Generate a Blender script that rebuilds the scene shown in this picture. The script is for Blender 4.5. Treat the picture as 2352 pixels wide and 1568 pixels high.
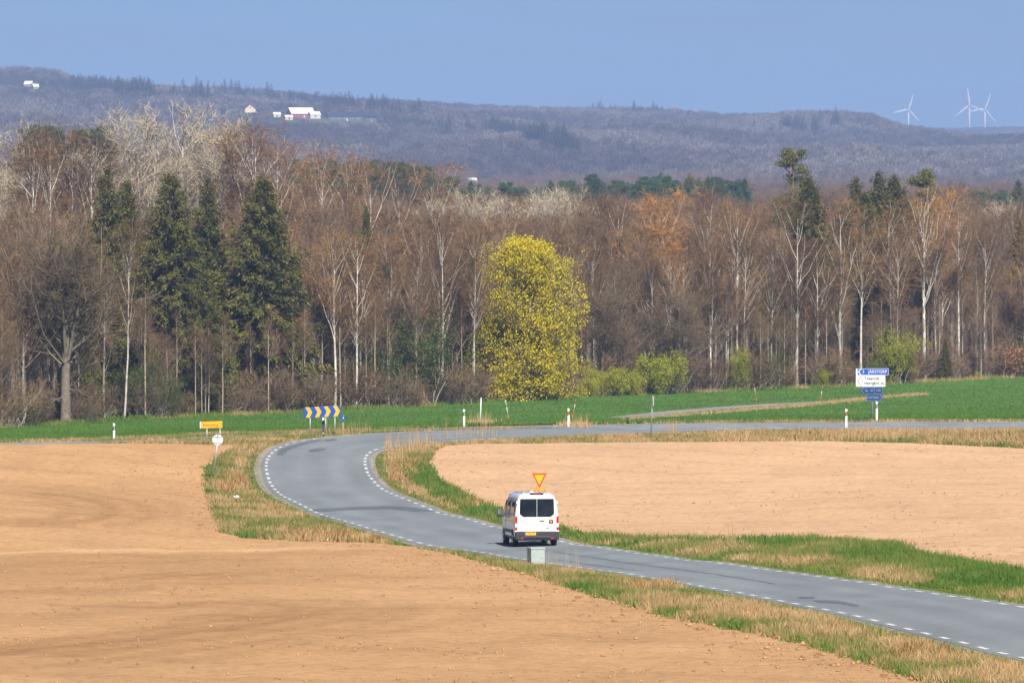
import bpy, bmesh, math, random
import numpy as np
from mathutils import Vector, Matrix, Euler
from mathutils.geometry import delaunay_2d_cdt

scene = bpy.context.scene
for ob in list(bpy.data.objects):
    bpy.data.objects.remove(ob)
COL = scene.collection
rad = math.radians

# ------------------------------------------------------------------ camera
CAMZ = 25.0
FPX = 7111.0                      # 250 mm lens, 1024 px wide
HORIZON = 200.0
PITCH = math.atan((341.0 - HORIZON) / FPX)
camd = bpy.data.cameras.new("camera")
camd.lens = 250.0
camd.sensor_width = 36.0
camd.clip_start = 1.0
camd.clip_end = 40000.0
cam = bpy.data.objects.new("camera", camd)
cam.location = (0, 0, CAMZ)
cam.rotation_euler = (math.pi / 2 - PITCH, 0, 0)
COL.objects.link(cam)
scene.camera = cam

# ------------------------------------------------------------------ light
SUN_EL, SUN_AZ = 42.0, 15.0       # elevation; azimuth to the right of straight behind the camera
world = bpy.data.worlds.new("World")
scene.world = world
world.use_nodes = True
wn, wl = world.node_tree.nodes, world.node_tree.links
wn.clear()
w_out = wn.new("ShaderNodeOutputWorld")
w_bg = wn.new("ShaderNodeBackground")
w_sky = wn.new("ShaderNodeTexSky")
w_sky.sky_type = 'NISHITA'
w_sky.sun_disc = False
w_sky.sun_elevation = rad(SUN_EL)
w_sky.sun_rotation = rad(180.0 - SUN_AZ)
w_sky.altitude = 1500.0
w_sky.air_density = 1.0
w_sky.dust_density = 0.2
w_sky.ozone_density = 5.0
w_tint = wn.new("ShaderNodeMix")
w_tint.data_type = 'RGBA'
w_tint.blend_type = 'MULTIPLY'
w_tint.inputs[0].default_value = 1.0
w_tint.inputs[7].default_value = (0.42, 0.57, 0.82, 1)
wl.new(w_sky.outputs[0], w_tint.inputs[6])
# very faint lilac veils of high cloud
w_co = wn.new("ShaderNodeTexCoord")
w_mp = wn.new("ShaderNodeMapping")
w_mp.inputs['Scale'].default_value = (9.0, 9.0, 90.0)
w_nz = wn.new("ShaderNodeTexNoise")
w_nz.inputs['Scale'].default_value = 2.2
w_nz.inputs['Detail'].default_value = 4.0
w_rp = wn.new("ShaderNodeValToRGB")
w_rp.color_ramp.elements[0].position = 0.45
w_rp.color_ramp.elements[0].color = (0, 0, 0, 1)
w_rp.color_ramp.elements[1].position = 0.85
w_rp.color_ramp.elements[1].color = (0.42, 0.42, 0.42, 1)
w_cl = wn.new("ShaderNodeMix")
w_cl.data_type = 'RGBA'
w_cl.inputs[7].default_value = (3.6, 3.6, 5.0, 1)
wl.new(w_co.outputs['Generated'], w_mp.inputs[0])
wl.new(w_mp.outputs[0], w_nz.inputs['Vector'])
wl.new(w_nz.outputs['Fac'], w_rp.inputs[0])
wl.new(w_rp.outputs[0], w_cl.inputs[0])
wl.new(w_tint.outputs[2], w_cl.inputs[6])
wl.new(w_cl.outputs[2], w_bg.inputs[0])
w_bg.inputs[1].default_value = 0.05
wl.new(w_bg.outputs[0], w_out.inputs[0])

sund = bpy.data.lights.new("sun", 'SUN')
sund.energy = 5.0
sund.angle = rad(0.53)
sund.color = (1.0, 0.945, 0.86)
sun = bpy.data.objects.new("sun", sund)
_to = Vector((math.sin(rad(SUN_AZ)) * math.cos(rad(SUN_EL)), -math.cos(rad(SUN_AZ)) * math.cos(rad(SUN_EL)), math.sin(rad(SUN_EL))))
sun.rotation_euler = _to.to_track_quat('Z', 'Y').to_euler()
sun.location = (60, -80, 120)
COL.objects.link(sun)

scene.view_settings.view_transform = 'Standard'
scene.view_settings.look = 'None'
scene.view_settings.gamma = 1.0
scene.view_settings.use_curve_mapping = False
scene.view_settings.exposure = 0.88
scene.cycles.use_denoising = True
scene.cycles.max_bounces = 6
scene.cycles.diffuse_bounces = 3
scene.cycles.volume_bounces = 1
scene.cycles.transparent_max_bounces = 4

HAZE_DENSITY = 0.000095
HAZE_COLOR = (0.345, 0.505, 0.86)

# ------------------------------------------------------------------ helpers
def S(v):
    """sRGB 0-255 triple to linear"""
    r = []
    for c in v:
        c = c / 255.0
        r.append(c / 12.92 if c <= 0.04045 else ((c + 0.055) / 1.055) ** 2.4)
    return tuple(r)

def tag(o, label=None, cat=None, group=None, kind=None):
    if label: o['label'] = label
    if cat: o['category'] = cat
    if group: o['group'] = group
    if kind: o['kind'] = kind
    return o

def thing(name, label, cat, loc=(0, 0, 0), rz=0.0, group=None):
    o = bpy.data.objects.new(name, None)
    o.empty_display_size = 0.3
    o.location = loc
    o.rotation_euler = (0, 0, rz)
    COL.objects.link(o)
    return tag(o, label, cat, group)

def link(name, me, parent=None, mat=None):
    if mat is not None:
        me.materials.clear()
        me.materials.append(mat)
    o = bpy.data.objects.new(name, me)
    if parent is not None:
        o.parent = parent
    COL.objects.link(o)
    return o

def mesh_np(name, verts, faces, smooth=False):
    """faces: int array (n,3) or (n,4), or a list of such arrays"""
    me = bpy.data.meshes.new(name)
    verts = np.asarray(verts, dtype=np.float32).reshape(-1, 3)
    if not isinstance(faces, (list, tuple)):
        faces = [faces]
    faces = [np.asarray(f, dtype=np.int32) for f in faces if len(f)]
    me.vertices.add(len(verts))
    me.vertices.foreach_set('co', verts.ravel())
    nl = sum(f.size for f in faces)
    npoly = sum(len(f) for f in faces)
    me.loops.add(nl)
    me.loops.foreach_set('vertex_index', np.concatenate([f.ravel() for f in faces]))
    me.polygons.add(npoly)
    tot = np.concatenate([np.full(len(f), f.shape[1], dtype=np.int32) for f in faces])
    start = np.concatenate([[0], np.cumsum(tot)[:-1]]).astype(np.int32)
    me.polygons.foreach_set('loop_start', start)
    try:
        me.polygons.foreach_set('loop_total', tot)
    except Exception:
        pass
    if smooth:
        me.polygons.foreach_set('use_smooth', np.ones(npoly, dtype=bool))
    me.update(calc_edges=True)
    return me

def vattr(me, name, data):
    a = me.attributes.new(name, 'FLOAT', 'POINT')
    a.data.foreach_set('value', np.asarray(data, dtype=np.float32))

def bm_obj(name, bm, mat, parent=None, smooth=False):
    me = bpy.data.meshes.new(name)
    bm.to_mesh(me)
    bm.free()
    if smooth:
        for p in me.polygons:
            p.use_smooth = True
    return link(name, me, parent, mat)

def box(name, size, loc, mat, parent=None, rot=(0, 0, 0), bevel=0.0, seg=2):
    bm = bmesh.new()
    bmesh.ops.create_cube(bm, size=1.0)
    for v in bm.verts:
        v.co = Vector((v.co.x * size[0], v.co.y * size[1], v.co.z * size[2]))
    if bevel > 0:
        bmesh.ops.bevel(bm, geom=list(bm.edges), offset=bevel, segments=seg, profile=0.7, affect='EDGES')
    o = bm_obj(name, bm, mat, parent)
    o.location = loc
    o.rotation_euler = rot
    return o

def cyl(name, r0, r1, h, loc, mat, parent=None, rot=(0, 0, 0), seg=12, smooth=True):
    """stands on loc, axis +z before rotation"""
    bm = bmesh.new()
    bmesh.ops.create_cone(bm, cap_ends=True, segments=seg, radius1=r0, radius2=r1, depth=h)
    bmesh.ops.translate(bm, verts=bm.verts, vec=(0, 0, h / 2))
    o = bm_obj(name, bm, mat, parent)
    if smooth:
        for p in o.data.polygons:
            p.use_smooth = len(p.vertices) == 4
    o.location = loc
    o.rotation_euler = rot
    return o

def plate(name, outline, thick, loc, mat, parent=None, rot=(0, 0, 0)):
    """flat plate: outline of (x,z) points, extruded along +y by thick, front face at y=0"""
    bm = bmesh.new()
    f = [bm.verts.new((x, 0.0, z)) for x, z in outline]
    b = [bm.verts.new((x, thick, z)) for x, z in outline]
    n = len(f)
    bm.faces.new(f)
    bm.faces.new(b[::-1])
    for i in range(n):
        bm.faces.new((f[i], b[i], b[(i + 1) % n], f[(i + 1) % n]))
    bmesh.ops.recalc_face_normals(bm, faces=bm.faces)
    o = bm_obj(name, bm, mat, parent)
    o.location = loc
    o.rotation_euler = rot
    return o

def lettering(name, text, size, loc, mat, parent, rot=(math.pi / 2, 0, 0), align='CENTER', sx=1.0, weight=0.0, spacing=1.0):
    cu = bpy.data.curves.new(name, 'FONT')
    cu.body = text
    cu.size = size
    cu.align_x = align
    cu.align_y = 'CENTER'
    cu.extrude = 0.0015
    cu.offset = weight
    cu.space_character = spacing
    cu.resolution_u = 4
    cu.materials.append(mat)
    tmp = bpy.data.objects.new(name, cu)
    COL.objects.link(tmp)
    me = bpy.data.meshes.new_from_object(tmp)
    bpy.data.objects.remove(tmp)
    me.materials.clear(); me.materials.append(mat)
    o = bpy.data.objects.new(name, me)
    o.parent = parent
    o.location = loc
    o.rotation_euler = rot
    o.scale = (sx, 1, 1)
    COL.objects.link(o)
    return o

# ------------------------------------------------------------------ materials
def new_mat(name):
    m = bpy.data.materials.new(name)
    m.use_nodes = True
    nt = m.node_tree
    b = nt.nodes.get('Principled BSDF')
    return m, nt.nodes, nt.links, b

def noise(n, l, scale, detail=4.0, rough=0.55, vec=None, coord='pos', stretch=None):
    if vec is None:
        if coord == 'pos':
            g = n.new('ShaderNodeNewGeometry'); vec = g.outputs['Position']
        else:
            g = n.new('ShaderNodeTexCoord'); vec = g.outputs['Object']
    if stretch is not None:
        mp = n.new('ShaderNodeMapping')
        mp.inputs['Scale'].default_value = stretch[0]
        mp.inputs['Rotation'].default_value = stretch[1]
        l.new(vec, mp.inputs[0]); vec = mp.outputs[0]
    t = n.new('ShaderNodeTexNoise')
    t.inputs['Scale'].default_value = scale
    t.inputs['Detail'].default_value = detail
    t.inputs['Roughness'].default_value = rough
    l.new(vec, t.inputs['Vector'])
    return t.outputs['Fac']

def ramp(n, l, fac, stops):
    r = n.new('ShaderNodeValToRGB')
    e = r.color_ramp.elements
    while len(e) < len(stops):
        e.new(0.5)
    for i, (p, c) in enumerate(stops):
        e[i].position = p
        e[i].color = (c[0], c[1], c[2], 1)
    l.new(fac, r.inputs[0])
    return r.outputs[0]

def mixc(n, l, fac, a, b, mode='MIX'):
    m = n.new('ShaderNodeMix')
    m.data_type = 'RGBA'
    m.blend_type = mode
    for sock, v in ((m.inputs[0], fac), (m.inputs[6], a), (m.inputs[7], b)):
        if isinstance(v, (int, float)):
            sock.default_value = v
        elif isinstance(v, tuple):
            sock.default_value = (v[0], v[1], v[2], 1)
        else:
            l.new(v, sock)
    return m.outputs[2]

def math_n(n, l, op, a, b=None):
    m = n.new('ShaderNodeMath')
    m.operation = op
    for s, v in ((m.inputs[0], a), (m.inputs[1], b)):
        if v is None: continue
        if isinstance(v, (int, float)): s.default_value = v
        else: l.new(v, s)
    return m.outputs[0]

def bump(n, l, b, height, strength, dist):
    bp = n.new('ShaderNodeBump')
    bp.inputs['Strength'].default_value = strength
    bp.inputs['Distance'].default_value = dist
    l.new(height, bp.inputs['Height'])
    l.new(bp.outputs[0], b.inputs['Normal'])

def plain(name, col, rough=0.5, metal=0.0, var=0.12, scale=6.0, coat=0.0, spec=0.5):
    """paint, metal, plastic: one colour with slight procedural wear"""
    m, n, l, b = new_mat(name)
    f = noise(n, l, scale, 5, 0.6, coord='obj')
    lo = tuple(max(0, c * (1 - var)) for c in col)
    hi = tuple(min(1, c * (1 + var * 0.5)) for c in col)
    l.new(ramp(n, l, f, [(0.3, lo), (0.7, hi)]), b.inputs['Base Color'])
    b.inputs['Roughness'].default_value = rough
    b.inputs['Metallic'].default_value = metal
    b.inputs['Specular IOR Level'].default_value = spec
    if coat:
        b.inputs['Coat Weight'].default_value = coat
        b.inputs['Coat Roughness'].default_value = 0.04
    return m

def tinted(name, stops, attr='tint', rough=0.8, rnd=0.25, trans=0.0, spec=0.15):
    """vegetation: colour ramp over a per-vertex value, shifted a little per object"""
    m, n, l, b = new_mat(name)
    a = n.new('ShaderNodeAttribute'); a.attribute_name = attr
    oi = n.new('ShaderNodeObjectInfo')
    r = math_n(n, l, 'SUBTRACT', oi.outputs['Random'], 0.5)
    r = math_n(n, l, 'MULTIPLY', r, rnd)
    f = math_n(n, l, 'ADD', a.outputs['Fac'], r)
    c = ramp(n, l, f, stops)
    l.new(c, b.inputs['Base Color'])
    b.inputs['Roughness'].default_value = rough
    b.inputs['Specular IOR Level'].default_value = spec
    if trans > 0:
        tr = n.new('ShaderNodeBsdfTranslucent')
        l.new(c, tr.inputs[0])
        ms = n.new('ShaderNodeMixShader')
        ms.inputs[0].default_value = trans
        out = n.get('Material Output')
        l.new(b.outputs[0], ms.inputs[1]); l.new(tr.outputs[0], ms.inputs[2])
        l.new(ms.outputs[0], out.inputs[0])
    return m
# ------------------------------------------------------------------ terrain
K = 2352.0 / 1024.0
# survey of the ground: direction (as seen from the viewpoint) and distance in metres
SURVEY = [
 # main road, right-hand edge
 (1024,608,228),(761,570,280),(578,545.5,334),(493,527,362),(439,513,383),(418,504.4,391),(397.7,496.5,400),
 (383,489.8,409),(375.4,483.4,415),(367.8,473.9,424),(364.5,463,432.5),(365.3,457,438.4),(376.5,449.2,446.5),
 (396.6,445.6,452),(432,442.1,457.4),(462,440.2,460.5),(498,438,463),(536,436.4,465),(600,433.5,464),(700,431.5,460),
 # left-hand edge
 (686.6,561,300),(636,553.6,315),(900,590,250),(827.6,578.3,265),(552.8,564,300),(508.6,557.6,315),(738,593,250),
 (1024,651,204),(853,616,227),(621.5,573,279.3),(459.5,550,333.3),(266,470,425),(279,447.6,446),(294,442.5,452.5),(321,438,460),
 (365,434,466.5),(462,430,471.5),
 # near field
 (500,682,187),(100,682,190),(900,682,187),(1060,684,186),(0,600,262),(-80,682,190),
 (0,560,322),(0,500,384),(0,462,430),(200,520,362),(300,560,318),(-100,560,322),(-100,470,425),
 # right field
 (1024,573,256),(850,551,292),(700,540,328),(600,533,345),(800,500,366),(1024,500,345),(1024,449,430),(1100,500,345),(1100,449,430),
 (700,440,448),(850,442,441),(560,500,386),(460,470,422),(500,450,446),
 # junction road
 (0,443.5,447),(88,443.3,449),(138,442.2,452),(138,440.3,458),(223,438.5,460),(223,436,466),(301,435,467),(301,433.6,472.5),
 (365,432,471.5),(365,430.6,477),(454,429.1,475),(454,427.7,480.5),(543,427.2,475.5),(543,425.7,481.5),(640,423.9,480),
 (770,422.5,475),(770,430.3,458),(1024,422,461),(1024,429.5,447),(1110,422,458),(1110,429.5,445),(-90,447,440),
 # far edge of the green field
 (0,428.5,680),(261,414.5,720),(514,400.5,770),(697,393,810),(871,385,850),(1024,377,880),(-90,433,665),(1110,373,895),
]
def ray_pt(px, py, Y):
    x = (px - 512.0) / FPX
    y = -(py - 341.0) / FPX
    dy = math.cos(PITCH) + y * math.sin(PITCH)
    dz = -math.sin(PITCH) + y * math.cos(PITCH)
    t = Y / dy
    return x * t, Y, CAMZ + dz * t
_sv = np.array([ray_pt(*s) for s in SURVEY])
for extra in ((-70, 150, -13 + CAMZ), (70, 150, -12.5 + CAMZ), (0, 150, -12.3 + CAMZ), (-90, 300, -16 + CAMZ), (90, 300, -13.8 + CAMZ), (-130, 450, -16.5 + CAMZ), (130, 440, -14.5 + CAMZ),
              (-150, 640, -21.5 + CAMZ), (160, 900, -22 + CAMZ), (0, 960, -22 + CAMZ), (-150, 960, -21 + CAMZ)):
    _sv = np.vstack([_sv, extra])
_ry = np.array([180, 200, 228, 250, 265, 280, 300, 315, 334])
_rz = np.array([-12.5, -12.7, -13.08, -13.70, -14.12, -14.56, -15.22, -15.66, -16.22])
_lz = np.array([-12.6, -12.88, -13.3, -13.84, -14.25, -14.70, -15.36, -15.83, -16.38])
for _y in np.arange(185, 334, 7.0):           # the straight lies on an even grade
    _x = 3.1 + (334 - _y) * 0.1255
    _sv = np.vstack([_sv, (_x, _y, CAMZ + np.interp(_y, _ry, _rz)), (_x - 5.65, _y, CAMZ + np.interp(_y, _ry, _lz)), (_x - 2.8, _y + 2, CAMZ + 0.5 * np.interp(_y + 2, _ry, _rz + _lz))])
_SC = 100.0
def _phi(r2):
    return 0.5 * r2 * np.log(r2 + 1e-9)
_C = _sv[:, :2] / _SC
_n = len(_C)
_A = _phi(((_C[:, None] - _C[None]) ** 2).sum(-1)) + np.eye(_n) * 6e-4
_P = np.hstack([np.ones((_n, 1)), _C])
_M = np.vstack([np.hstack([_A, _P]), np.hstack([_P.T, np.zeros((3, 3))])])
_W = np.linalg.solve(_M, np.concatenate([_sv[:, 2], np.zeros(3)]))

SKY_PX = np.array([-900, 0, 25, 55, 74, 175, 305, 435, 566, 644, 720, 805, 870, 897, 960, 1024, 2000], float)
SKY_PY = np.array([75, 71, 71, 74, 82, 85, 93, 99, 107, 109, 113, 112, 114, 124, 131, 134, 134], float)
def sstep(a, b, x):
    t = np.clip((x - a) / (b - a), 0, 1)
    return t * t * (3 - 2 * t)
def far_z(X, Y):
    u = 512 + FPX * X / np.maximum(Y, 1)
    s = np.clip(u / 1024.0, -0.6, 1.6)
    yk = [800, 1000, 1200, 1600, 2000, 2500, 3000, 4500]
    left = np.interp(Y, yk, [-21.8, -19, -13, -8, -8, -7, -5, 12])
    mid = np.interp(Y, yk, [-21.8, -21, -20, -16, -15, -15, -14, -6])
    right = np.interp(Y, yk, [-22, -22, -20.5, -15, -15, -15, -14, -8])
    base = np.where(s < 0.5, left + (mid - left) * sstep(0, 0.5, s), mid + (right - mid) * sstep(0.5, 1.0, s))
    crest = (HORIZON - np.interp(u, SKY_PX, SKY_PY)) / FPX * 8000.0 - 17.0
    t = np.clip((Y - 4500) / 3500.0, 0, 1)
    z = np.where(Y <= 4500, base, base + (crest - base) * (t ** 0.8))
    z = z - sstep(8000, 9500, Y) * 40.0
    e = sstep(9500, 12600, Y)
    z = z * (1 - e) + 112.0 * e
    z = z + sstep(4200, 5600, Y) * (5.0 * np.sin(X / 120.0 + Y / 420.0) + 4.0 * np.sin(X / 47.0 - Y / 300.0) + 3.5 * np.sin(Y / 160.0 + X / 210.0)) * (1 - 0.7 * sstep(7300, 8000, Y))
    return z + CAMZ
def ground(X, Y):
    X = np.asarray(X, float); Y = np.asarray(Y, float)
    sh = X.shape
    x = X.ravel(); y = Y.ravel()
    out = np.empty(len(x))
    for i in range(0, len(x), 20000):
        a = np.stack([x[i:i + 20000], y[i:i + 20000]], 1)
        near = np.zeros(len(a))
        m = a[:, 1] < 1000
        if m.any():
            c = np.clip(a[m] / _SC, [-2.2, 1.3], [2.2, 10])
            near[m] = _phi(((c[:, None] - _C[None]) ** 2).sum(-1)) @ _W[:_n] + _W[_n] + c @ _W[_n + 1:]
        w = sstep(840, 980, a[:, 1])
        out[i:i + 20000] = near * (1 - w) + far_z(a[:, 0], a[:, 1]) * w
    return out.reshape(sh)
def gz(x, y):
    return float(ground(np.array([x]), np.array([y]))[0])
_YS = np.concatenate([np.arange(170, 500, 0.4), np.arange(500, 1000, 1.5)])
def at(px, py):
    """the point of the ground seen in that direction"""
    x1, _, z1 = ray_pt(px, py, 1.0)
    dz = z1 - CAMZ
    d = (CAMZ + dz * _YS) - ground(x1 * _YS, _YS)
    k = np.where(d <= 0)[0]
    if len(k) == 0:
        j = int(np.argmin(np.abs(d))); Y = _YS[j]
    elif k[0] == 0:
        Y = _YS[0]
    else:
        j = k[0]; Y = _YS[j - 1] + (_YS[j] - _YS[j - 1]) * d[j - 1] / (d[j - 1] - d[j])
    return Vector((x1 * Y, Y, gz(x1 * Y, Y)))
def P(x, y):
    return at(x / K, y / K)
def px_of(X, Y):
    return 512 + FPX * X / Y

def smooth_line(pts, it=2, step=1.0):
    a = np.array([(p[0], p[1]) for p in pts], float)
    def resample(a, st):
        d = np.concatenate([[0], np.cumsum(np.hypot(*np.diff(a, axis=0).T))])
        n = max(2, int(d[-1] / st))
        t = np.linspace(0, d[-1], n + 1)
        return np.stack([np.interp(t, d, a[:, 0]), np.interp(t, d, a[:, 1])], 1)
    a = resample(a, step)
    for _ in range(it):
        b = a.copy()
        b[1:-1] = 0.25 * a[:-2] + 0.5 * a[1:-1] + 0.25 * a[2:]
        a = b
    return resample(a, step)
def offset(a, d):
    t = np.gradient(a, axis=0)
    t /= np.maximum(np.hypot(t[:, 0], t[:, 1]), 1e-9)[:, None]
    return a + np.stack([t[:, 1], -t[:, 0]], 1) * d        # + is to the right of travel

def inside(poly, x, y):
    poly = np.asarray(poly); x = np.asarray(x); y = np.asarray(y)
    r = np.zeros(x.shape, bool)
    j = len(poly) - 1
    for i in range(len(poly)):
        xi, yi = poly[i]; xj, yj = poly[j]
        c = ((yi > y) != (yj > y))
        if c.any():
            with np.errstate(divide='ignore', invalid='ignore'):
                r ^= c & (x < (xj - xi) * (y - yi) / (yj - yi + 1e-12) + xi)
        j = i
    return r

def edge_dist(poly, x, y):
    d = np.full(len(x), 1e9)
    for p in poly:
        d = np.minimum(d, np.hypot(x - p[0], y - p[1]))
    return d
def sheet(name, poly, step, lift, mat, ystretch=1.0, wob=None, keep=None):
    """fills a plan outline with a mesh draped on the ground"""
    poly = np.asarray(poly, float)
    lo, hi = poly.min(0), poly.max(0)
    gx, gy = np.meshgrid(np.arange(lo[0], hi[0], step), np.arange(lo[1], hi[1], step * ystretch))
    gx = gx.ravel() + np.random.default_rng(3).uniform(-.2, .2, gx.size) * step
    gy = gy.ravel() + np.random.default_rng(4).uniform(-.2, .2, gy.size) * step
    m = inside(poly, gx, gy)
    pts = np.vstack([poly, np.stack([gx[m], gy[m]], 1)])
    n = len(poly)
    r = delaunay_2d_cdt([Vector(p) for p in pts.tolist()], [], [list(range(n))], 1, 1e-4)
    v = np.array([(p.x, p.y) for p in r[0]])
    f = np.array([t for t in r[2] if len(t) == 3], dtype=np.int32)
    z = ground(v[:, 0], v[:, 1]) + lift
    if wob is not None:
        z = z + wob(v[:, 0], v[:, 1]) * np.clip(edge_dist(poly, v[:, 0], v[:, 1]) / 3.0, 0, 1)
    me = mesh_np(name, np.column_stack([v, z]), f, smooth=True)
    return link(name, me, None, mat)

def grid_sheet(name, xs_of_y, ys, nx, mat, lift=0.0):
    ys = np.asarray(ys, float)
    X = np.stack([np.linspace(*xs_of_y(y), nx) for y in ys])
    Y = np.repeat(ys[:, None], nx, 1)
    Z = ground(X, Y) + lift
    idx = np.arange(len(ys) * nx).reshape(len(ys), nx)
    f = np.stack([idx[:-1, :-1], idx[:-1, 1:], idx[1:, 1:], idx[1:, :-1]], -1).reshape(-1, 4)
    me = mesh_np(name, np.stack([X, Y, Z], -1).reshape(-1, 3), f, smooth=True)
    return link(name, me, None, mat)

# ---- ground materials
def soil_mat(name, a, b, c, seed):
    m, n, l, bs = new_mat(name)
    big = noise(n, l, 0.035 + 0.004 * seed, 5, 0.6)
    mid = noise(n, l, 0.22, 5, 0.6, stretch=((1.0, 0.35, 1.0), (0, 0, 0.5 * seed)))
    fine = noise(n, l, 2.2, 6, 0.7)
    c1 = ramp(n, l, big, [(0.32, a), (0.5, b), (0.68, c)])
    c2 = ramp(n, l, mid, [(0.30, tuple(x * 0.80 for x in b)), (0.5, b), (0.72, tuple(min(1, x * 1.15) for x in b))])
    cc = mixc(n, l, 0.45, c1, c2)
    # harrow passes: faint curved lines
    g = n.new('ShaderNodeNewGeometry')
    wv = n.new('ShaderNodeTexWave')
    wv.wave_type = 'BANDS'; wv.bands_direction = 'DIAGONAL'
    wv.inputs['Scale'].default_value = 0.055
    wv.inputs['Distortion'].default_value = 9.0
    wv.inputs['Detail'].default_value = 2.5
    wv.inputs['Detail Scale'].default_value = 0.35
    l.new(g.outputs['Position'], wv.inputs['Vector'])
    cc = mixc(n, l, math_n(n, l, 'MULTIPLY', ramp(n, l, wv.outputs['Fac'], [(0.0, (1, 1, 1)), (0.16, (0, 0, 0))]), 0.20), cc, tuple(x * 0.62 for x in b))
    if seed == 1:       # part soil tone, part sun tilt painted in: near side darker, pale line beyond
        at_ = n.new('ShaderNodeAttribute'); at_.attribute_name = 'fresh'  # 'fresh' masks the darker near side: part soil tone, part painted sun tilt
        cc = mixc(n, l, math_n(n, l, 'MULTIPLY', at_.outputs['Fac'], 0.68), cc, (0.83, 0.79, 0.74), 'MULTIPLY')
        at3 = n.new('ShaderNodeAttribute'); at3.attribute_name = 'pass'
        cc = mixc(n, l, math_n(n, l, 'MULTIPLY', at3.outputs['Fac'], math_n(n, l, 'ADD', mid, 0.35)), cc, (0.60, 0.535, 0.47), 'MULTIPLY')
        at2 = n.new('ShaderNodeAttribute'); at2.attribute_name = 'pale_line'
        cc = mixc(n, l, math_n(n, l, 'MULTIPLY', at2.outputs['Fac'], 0.6), cc, (0.62, 0.42, 0.22))
    fc = ramp(n, l, fine, [(0.36, (0.55, 0.52, 0.50)), (0.52, (1, 1, 1)), (0.75, (1.1, 1.1, 1.12))])
    cc = mixc(n, l, 0.55, cc, fc, 'MULTIPLY')
    l.new(cc, bs.inputs['Base Color'])
    bs.inputs['Roughness'].default_value = 0.95
    bs.inputs['Specular IOR Level'].default_value = 0.1
    h = math_n(n, l, 'ADD', noise(n, l, 5.0, 6, 0.75), math_n(n, l, 'MULTIPLY', mid, 1.5))
    bump(n, l, bs, h, 0.9, 0.10)
    return m
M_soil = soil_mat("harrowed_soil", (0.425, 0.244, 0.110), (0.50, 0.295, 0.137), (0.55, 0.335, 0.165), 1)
M_soil_pale = soil_mat("pale_dry_soil", (0.525, 0.325, 0.176), (0.575, 0.366, 0.205), (0.62, 0.403, 0.232), 2)

def road_mat(name, base):
    m, n, l, b = new_mat(name)
    f = noise(n, l, 0.35, 5, 0.6, stretch=((1.0, 0.25, 1.0), (0, 0, 0.1)))
    g = noise(n, l, 22.0, 4, 0.7)
    c = ramp(n, l, f, [(0.3, tuple(x * 0.84 for x in base)), (0.7, tuple(x * 1.12 for x in base))])
    c = mixc(n, l, 0.35, c, ramp(n, l, g, [(0.35, (0.7, 0.7, 0.7)), (0.65, (1.15, 1.15, 1.15))]), 'MULTIPLY')
    la = n.new('ShaderNodeAttribute'); la.attribute_name = 'lane'
    wt = ramp(n, l, la.outputs['Fac'], [(0.0, (.93, .93, .93)), (0.08, (1.04, 1.03, 1.02)), (0.20, (.93, .935, .94)), (0.34, (1.05, 1.045, 1.04)), (0.46, (.95, .95, .955)), (0.56, (.94, .94, .945)), (0.68, (1.05, 1.045, 1.04)), (0.82, (.92, .925, .93)), (0.94, (1.03, 1.02, 1.01)), (1.0, (.95, .95, .95))])
    c = mixc(n, l, 1.0, c, wt, 'MULTIPLY')
    l.new(c, b.inputs['Base Color'])
    b.inputs['Roughness'].default_value = 0.85
    b.inputs['Specular IOR Level'].default_value = 0.25
    bump(n, l, b, g, 0.35, 0.01)
    return m
M_road = road_mat("asphalt", (0.180, 0.200, 0.206))
M_side = road_mat("worn_asphalt", (0.205, 0.225, 0.232))
M_patch = road_mat("asphalt_repair", (0.115, 0.135, 0.148))
M_shoulder = road_mat("gravel_shoulder", (0.30, 0.255, 0.215))
M_track = road_mat("track_gravel", (0.26, 0.235, 0.215))
M_line = plain("line_paint", (0.62, 0.62, 0.60), 0.7, var=0.45, scale=9.0)

def turf_mat(name, stops, sc=0.5):
    m, n, l, b = new_mat(name)
    f = noise(n, l, sc, 6, 0.65)
    f2 = noise(n, l, sc * 9, 4, 0.7)
    s = math_n(n, l, 'ADD', math_n(n, l, 'MULTIPLY', f, 0.65), math_n(n, l, 'MULTIPLY', f2, 0.35))
    l.new(ramp(n, l, s, stops), b.inputs['Base Color'])
    b.inputs['Roughness'].default_value = 0.95
    b.inputs['Specular IOR Level'].default_value = 0.1
    bump(n, l, b, f2, 0.8, 0.15)
    return m
M_verge = turf_mat("verge_turf", [(0.34, (0.075, 0.10, 0.025)), (0.46, (0.15, 0.135, 0.05)), (0.6, (0.27, 0.19, 0.085))])
M_wheat = turf_mat("young_corn", [(0.36, (0.055, 0.115, 0.020)), (0.5, (0.076, 0.155, 0.027)), (0.64, (0.104, 0.185, 0.038))], 0.12)
M_litter = turf_mat("leaf_litter", [(0.35, (0.030, 0.025, 0.014)), (0.5, (0.055, 0.042, 0.024)), (0.65, (0.075, 0.062, 0.030))], 0.3)
M_hill = turf_mat("hill_floor", [(0.35, (0.06, 0.05, 0.045)), (0.5, (0.09, 0.075, 0.06)), (0.65, (0.12, 0.11, 0.07))], 0.02)

def struct(o):
    o['kind'] = 'structure'
    return o
# base sheets, abutting
struct(grid_sheet("verge_ground", lambda y: (-0.085 * y - 25, 0.085 * y + 25), np.arange(150, 505.1, 1.5), 110, M_verge))
struct(grid_sheet("woodland_floor", lambda y: (-0.085 * y - 25, 0.085 * y + 25), np.concatenate([np.arange(505, 1000, 4), np.arange(1000, 2301, 20)]), 90, M_litter, -0.02))
struct(grid_sheet("hills", lambda y: (-0.11 * y - 25, 0.11 * y + 25), np.concatenate([np.arange(2300, 8400, 50), np.arange(8400, 16001, 150)]), 160, M_hill, -0.03))

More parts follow.
